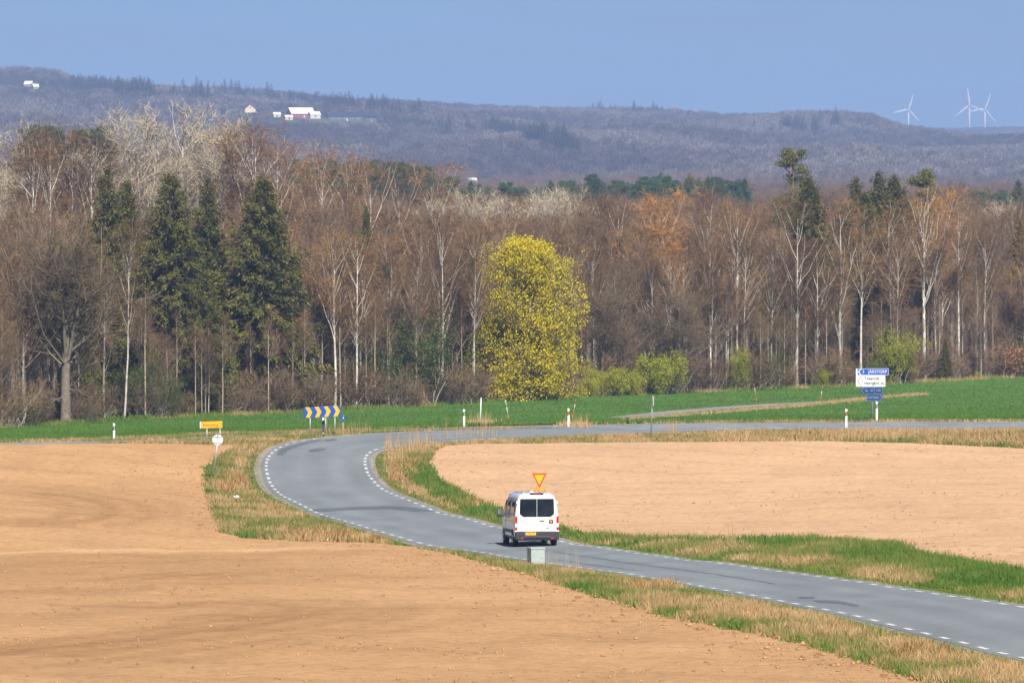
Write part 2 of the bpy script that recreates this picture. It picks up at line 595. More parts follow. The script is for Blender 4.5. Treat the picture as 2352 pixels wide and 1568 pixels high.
# ---- main road edges (right edge and left edge of travel)
R_pts = []
for Y in np.arange(150, 331, 6.0):
    R_pts.append((3.1 + (334 - Y) * 0.1255, Y))
for a, b in [(493,527),(439,513),(418,504.4),(397.7,496.5),(383,489.8),(375.4,483.4),(370,477.5),(366.3,470),(364.5,463),(365,457.5),(369,452.5),(376.5,449.2),(385,447.4),(396.6,445.6),(411.5,443.9),(432,442.1),(462,440.2),(498,438),(536,436.4),(600,433.7),(700,431.9)]:
    p = at(a, b); R_pts.append((p.x, p.y))
L_pts = []
for Y in np.arange(150, 331, 6.0):
    L_pts.append((3.1 + (334 - Y) * 0.1255 - 5.65, Y))
for a, b in [(418,543),(370,529),(339.6,520),(307,508),(283,496.5),(270,483.5),(266,470),(266.3,461.5),(270.8,453.7),(279,447.6),(294,442.5),(321,438),(365,434),(413,431.6),(462,430.1),(545,428.3),(640,426.5)]:
    p = at(a, b); L_pts.append((p.x, p.y))
R_line = smooth_line(R_pts, 10, 1.0)
L_line = smooth_line(L_pts, 10, 1.0)
R_out = offset(R_line, 0.32)
L_out = offset(L_line, -0.32)
road_poly = np.vstack([R_out, L_out[::-1]])
shoulder_poly = np.vstack([offset(R_line, 0.62), offset(L_line, -0.75)[::-1]])
struct(sheet("road_shoulder", shoulder_poly, 1.2, 0.030, M_shoulder))
main_road = struct(sheet("main_road", road_poly, 0.9, 0.042, M_road))

def lane_attr(o, A, B):
    co = np.empty(len(o.data.vertices) * 3)
    o.data.vertices.foreach_get('co', co)
    co = co.reshape(-1, 3)
    d1 = np.full(len(co), 1e9); d2 = d1.copy()
    for p in A: d1 = np.minimum(d1, np.hypot(co[:, 0] - p[0], co[:, 1] - p[1]))
    for p in B: d2 = np.minimum(d2, np.hypot(co[:, 0] - p[0], co[:, 1] - p[1]))
    vattr(o.data, 'lane', d1 / (d1 + d2))
lane_attr(main_road, L_out, R_out)
# ---- junction road
N_e = [at(a, b) for a, b in [(-60,443.6),(40,442.7),(88,441.9),(138,440.4),(223,436.1),(301,433.7),(365,430.7),(454,427.8),(543,425.8),(640,424.0),(770,422.6),(870,422.3),(1024,422.1),(1090,422.0)]]
S_e = [at(a, b) for a, b in [(-60,445.8),(40,444.5),(88,443.4),(138,442.1),(223,438.4),(301,434.9),(365,432.0),(454,429.1),(543,427.2),(600,427.4),(650,430.5),(700,431.8),(770,430.4),(870,429.7),(1024,429.5),(1090,429.5)]]
N_line = smooth_line(N_e, 12, 2.0)
S_line = smooth_line(S_e, 6, 2.0)
junction_poly = np.vstack([N_line, S_line[::-1]])
side_road = struct(sheet("side_road", junction_poly, 1.3, 0.050, M_side))

lane_attr(side_road, N_line, S_line)
# ---- fields
def poly_of(pts):
    return [(p.x, p.y) for p in (P(a, b) for a, b in pts)]
left_field_poly = [(-60, 440)] + poly_of([(-60,1022),(0,1019),(120,1018),(240,1017.5),(400,1019),(500,1022),(548,1020),(530,1034),(500,1050),(472,1075),(466,1098),(480,1140),(492,1170),(503,1222),(560,1236),(700,1244),(850,1246),(960,1256),(1060,1278),(1160,1305),(1260,1335),(1360,1368),(1460,1395),(1560,1425),(1660,1440),(1760,1462),(1860,1485),(1960,1515),(2060,1545),(2115,1566)]) + [(16, 160), (16, 152), (-60, 152)]
right_field_poly = poly_of([(985,1060),(1000,1035),(1030,1023),(1100,1019),(1300,1017),(1600,1015),(1900,1013),(2100,1018),(2200,1023),(2352,1030)]) + [(60, 425), (60, 250)] + poly_of([(2420,1335),(2352,1316),(2200,1290),(2100,1270),(1990,1252),(1880,1241),(1750,1239),(1600,1242),(1450,1238),(1330,1225),(1290,1215),(1150,1172),(1080,1146),(1040,1117),(1000,1092)])
def dense(poly, st, jit, seed):
    a = np.vstack([poly, poly[:1]])
    d = np.concatenate([[0], np.cumsum(np.hypot(*np.diff(a, axis=0).T))])
    t = np.arange(0, d[-1], st)
    b = np.stack([np.interp(t, d, a[:, 0]), np.interp(t, d, a[:, 1])], 1)
    return b + np.random.default_rng(seed).normal(0, jit, b.shape)
left_field_poly = dense(np.array(left_field_poly), 0.8, 0.10, 1)
right_field_poly = dense(np.array(right_field_poly), 0.8, 0.10, 2)
def soil_wob(x, y):
    return 0.04 + 0.025 * np.sin(x * 1.7 + 0.6 * np.sin(y * 0.31)) + 0.02 * np.sin(y * 0.9 + x * 0.5) + 0.012 * np.sin(x * 3.1 - y * 1.3)
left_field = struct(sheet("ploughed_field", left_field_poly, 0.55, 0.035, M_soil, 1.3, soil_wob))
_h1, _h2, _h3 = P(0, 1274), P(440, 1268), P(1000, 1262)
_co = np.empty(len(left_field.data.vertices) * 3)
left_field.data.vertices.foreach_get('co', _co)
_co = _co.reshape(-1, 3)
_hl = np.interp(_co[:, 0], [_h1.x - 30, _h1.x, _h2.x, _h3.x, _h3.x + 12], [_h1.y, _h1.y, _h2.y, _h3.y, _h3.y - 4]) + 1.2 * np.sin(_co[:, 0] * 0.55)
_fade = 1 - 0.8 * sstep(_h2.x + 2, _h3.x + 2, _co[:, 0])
vattr(left_field.data, 'fresh', (1 - sstep(-4.0, 0.0, _co[:, 1] - _hl)) * sstep(-140, -10, _co[:, 1] - _hl) * _fade)  # sun tilt painted in as darker soil on the near side
vattr(left_field.data, 'pale_line', np.exp(-((_co[:, 1] - _hl - 1.5) / 1.6) ** 2) * _fade)  # pale line painted along the break in tilt
# curved tractor passes
_pass = np.zeros(len(_co))
for pts_, wd_, amp_ in [([(90,1135),(170,1143),(235,1156),(258,1168),(255,1184),(220,1198),(130,1206),(60,1200)], 0.5, 0.75), ([(60,1120),(200,1133),(300,1152),(318,1170),(300,1186)], 0.4, 0.5),
                        ([(0,1505),(300,1473),(560,1442),(720,1416),(770,1404)], 0.6, 0.8), ([(0,1545),(350,1508),(640,1470),(860,1436),(960,1412)], 0.5, 0.45), ([(300,1398),(480,1388),(640,1390),(705,1400),(660,1415),(560,1424)], 0.55, 0.75),
                        ([(0,1358),(160,1360),(330,1356)], 0.4, 0.6), ([(330,1334),(430,1324),(540,1315)], 0.4, 0.6), ([(0,1300),(260,1294),(600,1288)], 0.4, 0.45), ([(480,1345),(760,1330),(1010,1330)], 0.4, 0.35), ([(760,1408),(1000,1392),(1200,1400)], 0.4, 0.4),
                        ([(0,1420),(250,1412),(420,1402)], 0.4, 0.4), ([(900,1500),(1200,1470),(1500,1478)], 0.4, 0.35), ([(40,1155),(160,1162),(220,1170)], 0.35, 0.45)]:
    ln_ = smooth_line([P(a, b) for a, b in pts_], 4, 1.0)
    for off_ in (-1.0, 0.0, 1.0):
        l2_ = offset(ln_, off_ * 2.2)
        dd_ = np.full(len(_co), 1e9)
        for p_ in l2_[::1]:
            dd_ = np.minimum(dd_, ((_co[:, 0] - p_[0]) / 1.0) ** 2 + ((_co[:, 1] - p_[1]) / 4.0) ** 2)
        _pass = np.maximum(_pass, amp_ * (1 - 0.3 * abs(off_)) * np.exp(-dd_ / (wd_ ** 2 * 1.6)))
vattr(left_field.data, 'pass', _pass)
right_field = struct(sheet("ploughed_field", right_field_poly, 0.8, 0.035, M_soil_pale, 1.3, soil_wob))

edge_px = [(-120,437),(0,428.5),(148,419),(261,414.5),(435,406),(514,400.5),(579,397),(697,393),(871,385),(1024,377),(1110,372)]
EDGE = [(p.x, p.y) for p in (at(a, b) for a, b in edge_px)]
EDGE = np.array([e for e in EDGE])
green_low = [at(a, b) for a, b in [(-60,441.6),(60,440.5),(105,438.8),(160,436.6),(223,433.6),(301,431.3),(365,428.9),(454,426.0),(543,424.2),(640,422.8),(770,421.6),(870,421.4),(1024,421.2),(1090,421.0)]]
green_poly = [(p.x, p.y) for p in green_low] + [(e[0], e[1] + 5) for e in EDGE[::-1]]
green_poly = dense(np.array(green_poly), 2.0, 0.2, 5)
green_field = struct(sheet("green_field", green_poly, 3.0, 0.05, M_wheat, 2.0))

track_c = smooth_line([P(a, b) for a, b in [(1430,961),(1520,950.5),(1600,943),(1700,935),(1800,929),(1890,924),(1960,920.5)]], 6, 2.0)
track_w = np.interp(np.arange(len(track_c)), [0, len(track_c) * 0.75, len(track_c) - 1], [2.2, 2.2, 0.5])[:, None]
track_poly = np.vstack([track_c + (offset(track_c, 1) - track_c) * track_w, (track_c - (offset(track_c, 1) - track_c) * track_w)[::-1]])
struct(sheet("field_track", track_poly, 1.5, 0.11, M_track))

# ---- painted edge dashes, one piece each
def arc(a):
    return np.concatenate([[0], np.cumsum(np.hypot(*np.diff(a, axis=0).T))])
def dashes(a, parent, dash, period, w, lift, y0=185, shift=0.0, x_lim=None, maxn=400):
    d = arc(a)
    t = shift
    k = 0
    out = []
    while t + dash < d[-1] and k < maxn:
        q = np.linspace(t, t + dash, 4)
        x = np.interp(q, d, a[:, 0]); y = np.interp(q, d, a[:, 1])
        t += period
        if y.mean() < y0 or abs(px_of(x.mean(), y.mean()) - 512) > 540:
            continue
        if x_lim is not None and not x_lim(x.mean(), y.mean()):
            continue
        c = np.stack([x, y], 1)
        l, r = offset(c, -w / 2), offset(c, w / 2)
        v2 = np.vstack([l, r])
        v = np.column_stack([v2, ground(v2[:, 0], v2[:, 1]) + lift])
        f = [(i, i + 1, i + 5, i + 4) for i in range(3)]
        o = link("edge_dash", mesh_np("edge_dash", v, np.array(f)), parent, M_line)
        k += 1
    return k
nd = dashes(R_line, main_road, 1.35, 3.0, 0.17, 0.055, shift=0.3, maxn=140)
nd += dashes(L_line, main_road, 1.35, 3.0, 0.17, 0.055, shift=1.0, maxn=150)
dashes(offset(N_line, 0.35), side_road, 2.0, 4.5, 0.22, 0.064, maxn=60)
dashes(offset(S_line, -0.35), side_road, 1.6, 4.5, 0.22, 0.064, maxn=60, x_lim=lambda x, y: px_of(x, y) > 690)
_mid = 0.5 * (smooth_line(N_line, 0, 1.0)[:0] if False else N_line[:0])
mid_j = smooth_line([at(a, b) for a, b in [(640,426.5),(700,426.6),(770,426.2),(850,425.8),(1024,425.7),(1080,425.7)]], 4, 2.0)
dashes(mid_j, side_road, 3.0, 7.0, 0.25, 0.064, maxn=30)
low_j = smooth_line([at(a, b) for a, b in [(715,428.6),(760,428.3),(800,428.5)]], 4, 1.5)
dashes(low_j, side_road, 1.4, 2.2, 0.5, 0.064, maxn=20)

def patch(pts, seed=0):
    poly = dense(np.array(poly_of(pts)), 0.35, 0.05, seed)
    o = sheet("asphalt_patch", poly, 0.5, 0.049, M_patch)
    o.parent = main_road
    return o
patch([(636,1040),(644,1032),(670,1023),(700,1016),(735,1009),(738,1011),(705,1020),(680,1027),(660,1035),(652,1045),(640,1047)], 1)
patch([(708,1034),(730,1029),(752,1030),(738,1036),(716,1039)], 2)
patch([(742,1012),(765,1008),(775,1010),(757,1014)], 3)
patch([(712,1170),(800,1165),(880,1162),(940,1164),(1000,1174),(960,1176),(900,1170),(820,1171),(730,1176)], 4)
patch([(1870,1380),(1920,1380),(1975,1390),(1968,1394),(1915,1387),(1878,1385)], 5)
patch([(1835,1372),(1868,1372),(1872,1376),(1842,1376)], 6)
patch([(735,1185),(755,1184),(760,1189),(742,1191)], 7)

# tar seams and cracks
M_tar = plain("bitumen_seam", (0.105, 0.112, 0.118), 0.6, var=0.3)
def seam(line, a, b, w, wobble, seed):
    d = arc(line)
    q = np.arange(d[-1] * a, d[-1] * b, 0.8)
    r_ = np.random.default_rng(seed)
    c = np.stack([np.interp(q, d, line[:, 0]), np.interp(q, d, line[:, 1])], 1) + np.cumsum(r_.normal(0, wobble, (len(q), 2)), 0) * 0.35
    ww = w * (0.5 + r_.uniform(0, 1, len(q)))[:, None]
    o1 = c + (offset(c, 1) - c) * ww; o2 = c - (offset(c, 1) - c) * ww
    v2 = np.vstack([o1, o2]); k = len(q)
    f = np.array([(i, i + 1, k + i + 1, k + i) for i in range(k - 1)])
    link("tar_seam", mesh_np("tar_seam", np.column_stack([v2, ground(v2[:, 0], v2[:, 1]) + 0.0525]), f), main_road, M_tar)
_n2 = min(len(R_line), len(L_line))
_qa = np.linspace(0, 1, 300)
def _at(line, q):
    d = arc(line); return np.stack([np.interp(q * d[-1], d, line[:, 0]), np.interp(q * d[-1], d, line[:, 1])], 1)
C_line = 0.5 * (_at(R_line, _qa) + _at(L_line, _qa))
seam(C_line, 0.33, 0.52, 0.030, 0.05, 2)
seam(offset(C_line, -1.6), 0.40, 0.47, 0.028, 0.05, 4)
for k_, f_ in enumerate((0.135, 0.19, 0.262, 0.36, 0.44, 0.58)):
    a_, b_ = _at(R_line, np.array([f_]))[0], _at(L_line, np.array([f_ + 0.002]))[0]
    seam(np.stack([a_ + (b_ - a_) * t_ for t_ in np.linspace(0, 1, 12)]), 0.02, 0.45 + 0.1 * (k_ % 5), 0.03, 0.10, 20 + k_)
# ------------------------------------------------------------------ trees
def unit(v):
    return v / np.maximum(np.linalg.norm(v, axis=-1, keepdims=True), 1e-9)
def perp(d, rng):
    r = rng.normal(size=d.shape)
    r -= d * (r * d).sum(-1, keepdims=True)
    return unit(r)
def poly_at(poly, t):
    """poly (N,k,3), t (N,) -> points, directions"""
    k = poly.shape[1]
    f = np.clip(t, 0, 0.9999) * (k - 1)
    i = f.astype(int); w = (f - i)[:, None]
    n = np.arange(len(poly))
    a, b = poly[n, i], poly[n, i + 1]
    return a * (1 - w) + b * w, unit(b - a)
def branch(rng, par, plen, n_per, t0, t1, ang, lfun, up=0.0, wob=0.06, k=5, tpow=1.0, jl=0.25, up_end=0.0, flat=0.0):
    """side shoots on every parent line"""
    N = len(par)
    idx = np.repeat(np.arange(N), n_per)
    t = rng.uniform(0, 1, len(idx)) ** tpow * (t1 - t0) + t0
    st, pd = poly_at(par[idx], t)
    az = perp(pd, rng)
    if flat:
        az[:, 2] *= (1 - flat); az = unit(az)
    a = np.radians(rng.normal(ang, ang * 0.18, len(idx)))[:, None]
    d = unit(pd * np.cos(a) + az * np.sin(a) + np.array([0, 0, up]))
    L = plen[idx] * lfun(t) * rng.uniform(1 - jl, 1 + jl, len(idx))
    s = np.linspace(0, 1, k)[None, :, None]
    side = perp(d, rng) * wob * 2
    pts = st[:, None] + d[:, None] * s * L[:, None, None] + (side[:, None] * s ** 2 + np.array([0, 0, up_end]) * s ** 2) * L[:, None, None]
    pts[:, 1:] += rng.normal(0, wob * 0.35, pts[:, 1:].shape) * L[:, None, None] * 0.5
    return pts, L, t, idx
def tubes(poly, r0, r1, n, rng=None):
    N, k, _ = poly.shape
    tan = np.gradient(poly, axis=1)
    tan = unit(tan)
    ref = np.where(np.abs(tan[..., 2:3]) > 0.85, np.array([1.0, 0, 0]), np.array([0, 0, 1.0]))
    u = unit(np.cross(tan, ref)); v = np.cross(tan, u)
    s = np.linspace(0, 1, k)[None, :, None]
    r = (np.asarray(r0)[:, None, None] * (1 - s) + np.asarray(r1)[:, None, None] * s)
    a = np.linspace(0, 2 * np.pi, n, endpoint=False)
    ring = poly[:, :, None] + (u[:, :, None] * np.cos(a)[None, None, :, None] + v[:, :, None] * np.sin(a)[None, None, :, None]) * r[..., None]
    V = ring.reshape(-1, 3)
    id_ = np.arange(N * k * n).reshape(N, k, n)
    q = np.stack([id_[:, :-1], np.roll(id_[:, :-1], -1, 2), np.roll(id_[:, 1:], -1, 2), id_[:, 1:]], -1).reshape(-1, 4)
    return V, q
def slivers(poly, w, rng):
    """thin tapering triangles along 2-point lines: twigs"""
    a, b = poly[:, 0], poly[:, -1]
    s = perp(unit(b - a), rng) * (np.asarray(w) * 0.5)[:, None]
    V = np.stack([a - s, a + s, b], 1).reshape(-1, 3)
    return V, np.arange(len(V)).reshape(-1, 3)
class Acc:
    def __init__(self): self.v = []; self.f = []; self.t = []; self.n = 0
    def add(self, v, f, tint=0.5):
        self.v.append(v); self.f.append(f + self.n); self.n += len(v)
        self.t.append(np.broadcast_to(np.asarray(tint, float), (len(v),)) if np.ndim(tint) == 0 else np.asarray(tint, float))
    def mesh(self, name, smooth=False):
        fs = {}
        for f in self.f: fs.setdefault(f.shape[1], []).append(f)
        me = mesh_np(name, np.vstack(self.v), [np.vstack(x) for x in fs.values()], smooth)
        vattr(me, 'tint', np.concatenate(self.t))
        return me
def tri_tint(n, rng, lo, hi):
    return np.repeat(rng.uniform(lo, hi, n), 3)

def stem_line(rng, H, k=9, wob=0.02, lean=(0, 0), base=(0, 0, -0.3)):
    s = np.linspace(0, 1, k)
    p = np.zeros((k, 3))
    p[:, 2] = s * (H - base[2]) + base[2]
    p[:, 0] = base[0] + lean[0] * s + np.cumsum(rng.normal(0, wob * H / k, k)) * (s > 0)
    p[:, 1] = base[1] + lean[1] * s + np.cumsum(rng.normal(0, wob * H / k, k)) * (s > 0)
    return p

def broadleaf(seed, H, r, stems=1, spread=0.0, t0=0.35, n1=22, ang1=42, l1=0.33, shape='oval', up1=0.25, n2=7, l2=0.42, n3=7, n4=3,
              twig=0.9, tw=0.035, droop=0.0, wob=0.07, trunk_wob=0.018, limb_in_trunk=True, top=0.93, tint=(0.2, 0.8), leaf=None, fork=0, lean=(0, 0), low=0.0, ang2=42, ang3=38):
    rng = np.random.default_rng(seed)
    T, C = Acc(), Acc()
    lines = []
    for i in range(stems):
        a = 2 * np.pi * i / max(1, stems) + rng.uniform(0, 1)
        h = H * top * (1 if i == 0 else rng.uniform(0.8, 0.98))
        ln = (lean[0] + math.cos(a) * spread * (stems > 1), lean[1] + math.sin(a) * spread * (stems > 1))
        lines.append(stem_line(rng, h, 9, trunk_wob, ln, (0.25 * math.cos(a) * (stems > 1), 0.25 * math.sin(a) * (stems > 1), -0.4)))
    S0 = np.stack(lines); L0 = np.full(len(S0), H)
    V, q = tubes(S0, np.full(len(S0), r), np.full(len(S0), r * 0.12), 7)
    T.add(V, q, 0.5)
    par, plen = S0, L0
    if fork:                                   # big steep co-leaders off the stem
        F, FL, ft, fi = branch(rng, S0, L0, fork, 0.22, 0.5, 24, lambda t: 0.62 * (1.12 - t), up=0.35, wob=0.05, k=9, up_end=0.12)
        V, q = tubes(F, np.full(len(F), r * 0.36), np.full(len(F), r * 0.08), 6)
        T.add(V, q, 0.5)
    fn = {'oval': lambda t: l1 * (0.35 + 1.0 * np.sin(np.clip((t - t0) / (1 - t0), 0, 1) * 2.6 + 0.35)) * 0.8,
          'round': lambda t: l1 * np.sqrt(np.clip(1.05 - ((t - t0) / (1 - t0) * 1.0) ** 2, 0.08, 1)),
          'egg': lambda t: l1 * np.interp(t, [0, 0.1, 0.3, 0.5, 0.75, 0.9, 1.0], [0.95, 1.15, 1.22, 1.0, 0.58, 0.24, 0.10]),
          'fan': lambda t: l1 * (1.15 - 0.75 * t),
          'cone': lambda t: l1 * (1.1 - 0.95 * np.clip((t - t0) / (1 - t0), 0, 1))}[shape]
    B1, L1, t1_, i1 = branch(rng, S0, L0, n1, t0, 0.99, ang1, fn, up=up1, wob=wob, k=6, up_end=0.22 - droop * 0.3, tpow=0.9)
    if low:
        Bl, Ll, _, _ = branch(rng, S0, L0, int(low), 0.1 if t0 > 0.15 else 0.03, t0 if t0 > 0.15 else 0.5, 80, lambda t: l1 * (0.4 if t0 > 0.15 else 0.85) + 0 * t, up=0.0, wob=wob, k=6)
        B1 = np.vstack([B1, Bl]); L1 = np.concatenate([L1, Ll])
    if fork:
        Bf, Lf, _, _ = branch(rng, F, FL, max(8, n1 // 2), 0.25, 0.99, ang1, lambda t: l1 * 1.15 * (1.1 - 0.7 * t), up=up1, wob=wob, k=6, up_end=0.2 - droop * 0.3)
        B1 = np.vstack([B1, Bf]); L1 = np.concatenate([L1, Lf])
    rb = np.clip(r * 0.23 * (L1 / (H * l1)) ** 0.8, 0.018, r * 0.6)
    V, q = tubes(B1, rb, rb * 0.22, 4)
    (T if limb_in_trunk else C).add(V, q, 0.5)
    B2, L2, _, _ = branch(rng, B1, L1, n2, 0.15, 1.0, ang2, lambda t: l2 * (1.15 - 0.6 * t), up=0.12 - droop * 0.4, wob=wob, k=4, up_end=0.15 - droop * 0.6)
    rb2 = np.clip(0.022 * (L2 / 1.5), 0.010, 0.05)
    V, q = tubes(B2, rb2, rb2 * 0.4, 3)
    C.add(V, q, np.repeat(rng.uniform(tint[0], tint[1], len(B2)), 12))
    par3 = np.concatenate([B2, B1[:, ::1][:, [0, 2, 4, 5]]]); pl3 = np.concatenate([L2, L1 * 0.6])
    B3, L3, _, _ = branch(rng, par3, np.full(len(par3), twig), n3, 0.2, 1.0, ang3, lambda t: 1.0 + 0 * t, up=0.1 - droop, wob=0.05, k=2, jl=0.5)
    V, f = slivers(B3, np.full(len(B3), tw), rng)
    C.add(V, f, tri_tint(len(B3), rng, *tint))
    if n4:
        B4, L4, _, _ = branch(rng, B3, np.full(len(B3), twig * 0.6), n4, 0.3, 1.0, 35, lambda t: 1.0 + 0 * t, up=0.05 - droop * 1.3, wob=0.05, k=2, jl=0.5)
        V, f = slivers(B4, np.full(len(B4), tw * 0.75), rng)
        C.add(V, f, tri_tint(len(B4), rng, *tint))
    leafacc = None
    if leaf is not None:
        leafacc = Acc()
        n, size, lo, hi = leaf
        src = B3[:, 1]
        rr_ = np.hypot(src[:, 0], src[:, 1]); src = src[rr_ < np.percentile(rr_, 97)]
        pick = rng.integers(0, len(src), n)
        c = src[pick] + rng.normal(0, size * 1.1, (n, 3))
        d1 = unit(rng.normal(size=(n, 3)))
        d2 = perp(d1, rng)
        sz = size * rng.uniform(0.5, 1.3, n)[:, None]
        V = np.stack([c - d1 * sz * 0.5, c + d2 * sz * 0.35, c + d1 * sz * 0.5, c - d2 * sz * 0.35], 1).reshape(-1, 3)
        leafacc.add(V, np.arange(4 * n).reshape(-1, 4), np.repeat(rng.uniform(lo, hi, n), 4))
    return T, C, leafacc

def spruce(seed, H, r, base=0.04, dens=1.0, droop=0.35, ragged=0.25, open_=0.0, width=1.0):
    rng = np.random.default_rng(seed)
    T, C = Acc(), Acc()
    S = stem_line(rng, H, 9, 0.006)[None]
    V, q = tubes(S, np.array([0.018 * H]), np.array([0.02]), 7)
    T.add(V, q, 0.4)
    nb = int(H * 19 * dens)
    t = base + (1 - base) * (np.arange(nb) + rng.uniform(0, 1, nb)) / nb
    st, _ = poly_at(np.repeat(S, nb, 0), t)
    az = np.arange(nb) * 2.399 + rng.normal(0, 0.5, nb)
    L = r * width * ((1 - t) ** 0.72 * 1.02 + 0.03) * rng.uniform(1 - ragged, 1 + ragged * 0.7, nb) * np.where(t < 0.12, 0.8, 1)
    el = np.interp(t, [0, 0.5, 0.85, 1], [-0.35, -0.12, 0.35, 1.1])
    d = np.stack([np.cos(az), np.sin(az), el], 1)
    d[:, :2] *= 1
    s = np.linspace(0, 1, 6)[None, :, None]
    bend = np.zeros((nb, 1, 3)); bend[:, 0, 2] = -droop * np.interp(t, [0, 1], [1, 0.1])
    pts = st[:, None] + unit(d)[:, None] * s * L[:, None, None] + bend * (s - 0.75 * s ** 3) * L[:, None, None] * 0.6
    V, q = tubes(pts, np.clip(L * 0.014, 0.012, 0.06), np.full(nb, 0.008), 3)
    T.add(V, q, 0.3)
    # sprays hanging from the boughs
    npb = np.clip((L * 36 * dens).astype(int), 8, 200)
    idx = np.repeat(np.arange(nb), npb)
    tt = rng.uniform(0.12, 1.0, len(idx)) ** 0.8
    c, bd = poly_at(pts[idx], tt)
    side = np.cross(bd, np.array([0, 0, 1.0])); side = unit(side)
    sg = rng.choice([-1, 1], len(idx))[:, None]
    out = unit(bd * rng.uniform(0.3, 1.0, len(idx))[:, None] + side * sg * rng.uniform(0.1, 1.0, len(idx))[:, None] + np.array([0, 0, -1.0]) * rng.uniform(0.1, 1.3, len(idx))[:, None])
    ln = rng.uniform(0.24, 0.60, len(idx)) * np.interp(t[idx], [0, 0.8, 1], [1.1, 0.8, 0.45])
    w = rng.uniform(0.045, 0.105, len(idx)) * np.interp(t[idx], [0, 1], [1.1, 0.7])
    sd = perp(out, rng) * w[:, None]
    c = c + rng.normal(0, 0.13, c.shape) + np.array([0, 0, -1.0]) * np.abs(rng.normal(0, 0.28, len(c)))[:, None]
    e = c + out * ln[:, None]
    m = c + out * ln[:, None] * 0.45
    V = np.stack([c, m + sd, e, m - sd], 1).reshape(-1, 3)
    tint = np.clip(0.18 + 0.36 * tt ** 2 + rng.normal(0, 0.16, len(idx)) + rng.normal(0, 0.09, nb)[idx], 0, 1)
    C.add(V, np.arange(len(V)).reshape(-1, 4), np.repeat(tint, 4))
    return T, C, None

def pine(seed, H, r, clear=0.55, n=26, pads=150):
    rng = np.random.default_rng(seed)
    T, C = Acc(), Acc()
    S = stem_line(rng, H * 0.96, 9, 0.02)[None]
    V, q = tubes(S, np.array([0.014 * H]), np.array([0.05]), 7)
    T.add(V, q, 0.6)
    B, L, t, _ = branch(rng, S, np.array([H]), n, clear, 0.99, 68, lambda t: r / H * (1.15 - 0.75 * np.clip((t - clear) / (1 - clear), 0, 1)), up=0.15, wob=0.1, k=5, up_end=0.2, flat=0.3)
    V, q = tubes(B, np.full(len(B), 0.07), np.full(len(B), 0.02), 4)
    T.add(V, q, 0.7)
    B2, L2, _, _ = branch(rng, B, L, 4, 0.45, 1.0, 45, lambda t: 0.38 + 0 * t, up=0.15, wob=0.1, k=4)
    V, q = tubes(B2, np.full(len(B2), 0.03), np.full(len(B2), 0.012), 3)
    T.add(V, q, 0.7)
    tips = np.vstack([B2[:, -1], B[:, -1], B2[:, 2]])
    n = pads * len(tips) // 3
    c = tips[rng.integers(0, len(tips), n)] + rng.normal(0, 1, (n, 3)) * np.array([0.42, 0.42, 0.10])
    d = unit(rng.normal(size=(n, 3)) + np.array([0, 0, 0.5]))
    sd = perp(d, rng)
    ln = rng.uniform(0.16, 0.34, n)[:, None]
    V = np.stack([c - sd * 0.055, c + sd * 0.055, c + d * ln], 1).reshape(-1, 3)
    C.add(V, np.arange(len(V)).reshape(-1, 3), tri_tint(n, rng, 0.2, 0.9))
    return T, C, None

def shrub(seed, H, W, n1=16, n2=9, n3=9, tw=0.03, tint=(0.2, 0.8), leaf=None):
    rng = np.random.default_rng(seed)
    T, C = Acc(), Acc()
    az = rng.uniform(0, 2 * np.pi, n1); el = rng.uniform(0.25, 1.1, n1)
    L = H * rng.uniform(0.65, 1.0, n1)
    d = np.stack([np.cos(az) * el * W / H, np.sin(az) * el * W / H, np.ones(n1)], 1)
    d = unit(d)
    s = np.linspace(0, 1, 6)[None, :, None]
    B1 = np.stack([rng.normal(0, 0.12 * W, n1), rng.normal(0, 0.12 * W, n1), np.full(n1, -0.1)], 1)[:, None] + d[:, None] * s * L[:, None, None] + rng.normal(0, 0.03, (n1, 6, 3)) * L[:, None, None]
    V, q = tubes(B1, np.full(n1, 0.012 * H), np.full(n1, 0.01), 4)
    T.add(V, q, 0.4)
    B2, L2, _, _ = branch(rng, B1, L, n2, 0.2, 1.0, 42, lambda t: 0.42 * (1.2 - 0.6 * t), up=0.15, wob=0.08, k=4)
    V, q = tubes(B2, np.full(len(B2), 0.012), np.full(len(B2), 0.006), 3)
    C.add(V, q, np.repeat(rng.uniform(*tint, len(B2)), 12))
    B3, L3, _, _ = branch(rng, B2, np.full(len(B2), 0.75), n3, 0.1, 1.0, 42, lambda t: 1 + 0 * t, up=0.1, k=2, jl=0.5)
    V, f = slivers(B3, np.full(len(B3), tw), rng)
    C.add(V, f, tri_tint(len(B3), rng, *tint))
    la = None
    if leaf is not None:
        la = Acc()
        n, size, lo, hi = leaf
        c = B3[rng.integers(0, len(B3), n), 1] + rng.normal(0, size, (n, 3))
        d1 = unit(rng.normal(size=(n, 3))); d2 = perp(d1, rng)
        sz = size * rng.uniform(0.5, 1.3, n)[:, None]
        V = np.stack([c - d1 * sz * .5, c + d2 * sz * .35, c + d1 * sz * .5, c - d2 * sz * .35], 1).reshape(-1, 3)
        la.add(V, np.arange(4 * n).reshape(-1, 4), np.repeat(rng.uniform(lo, hi, n), 4))
    return T, C, la

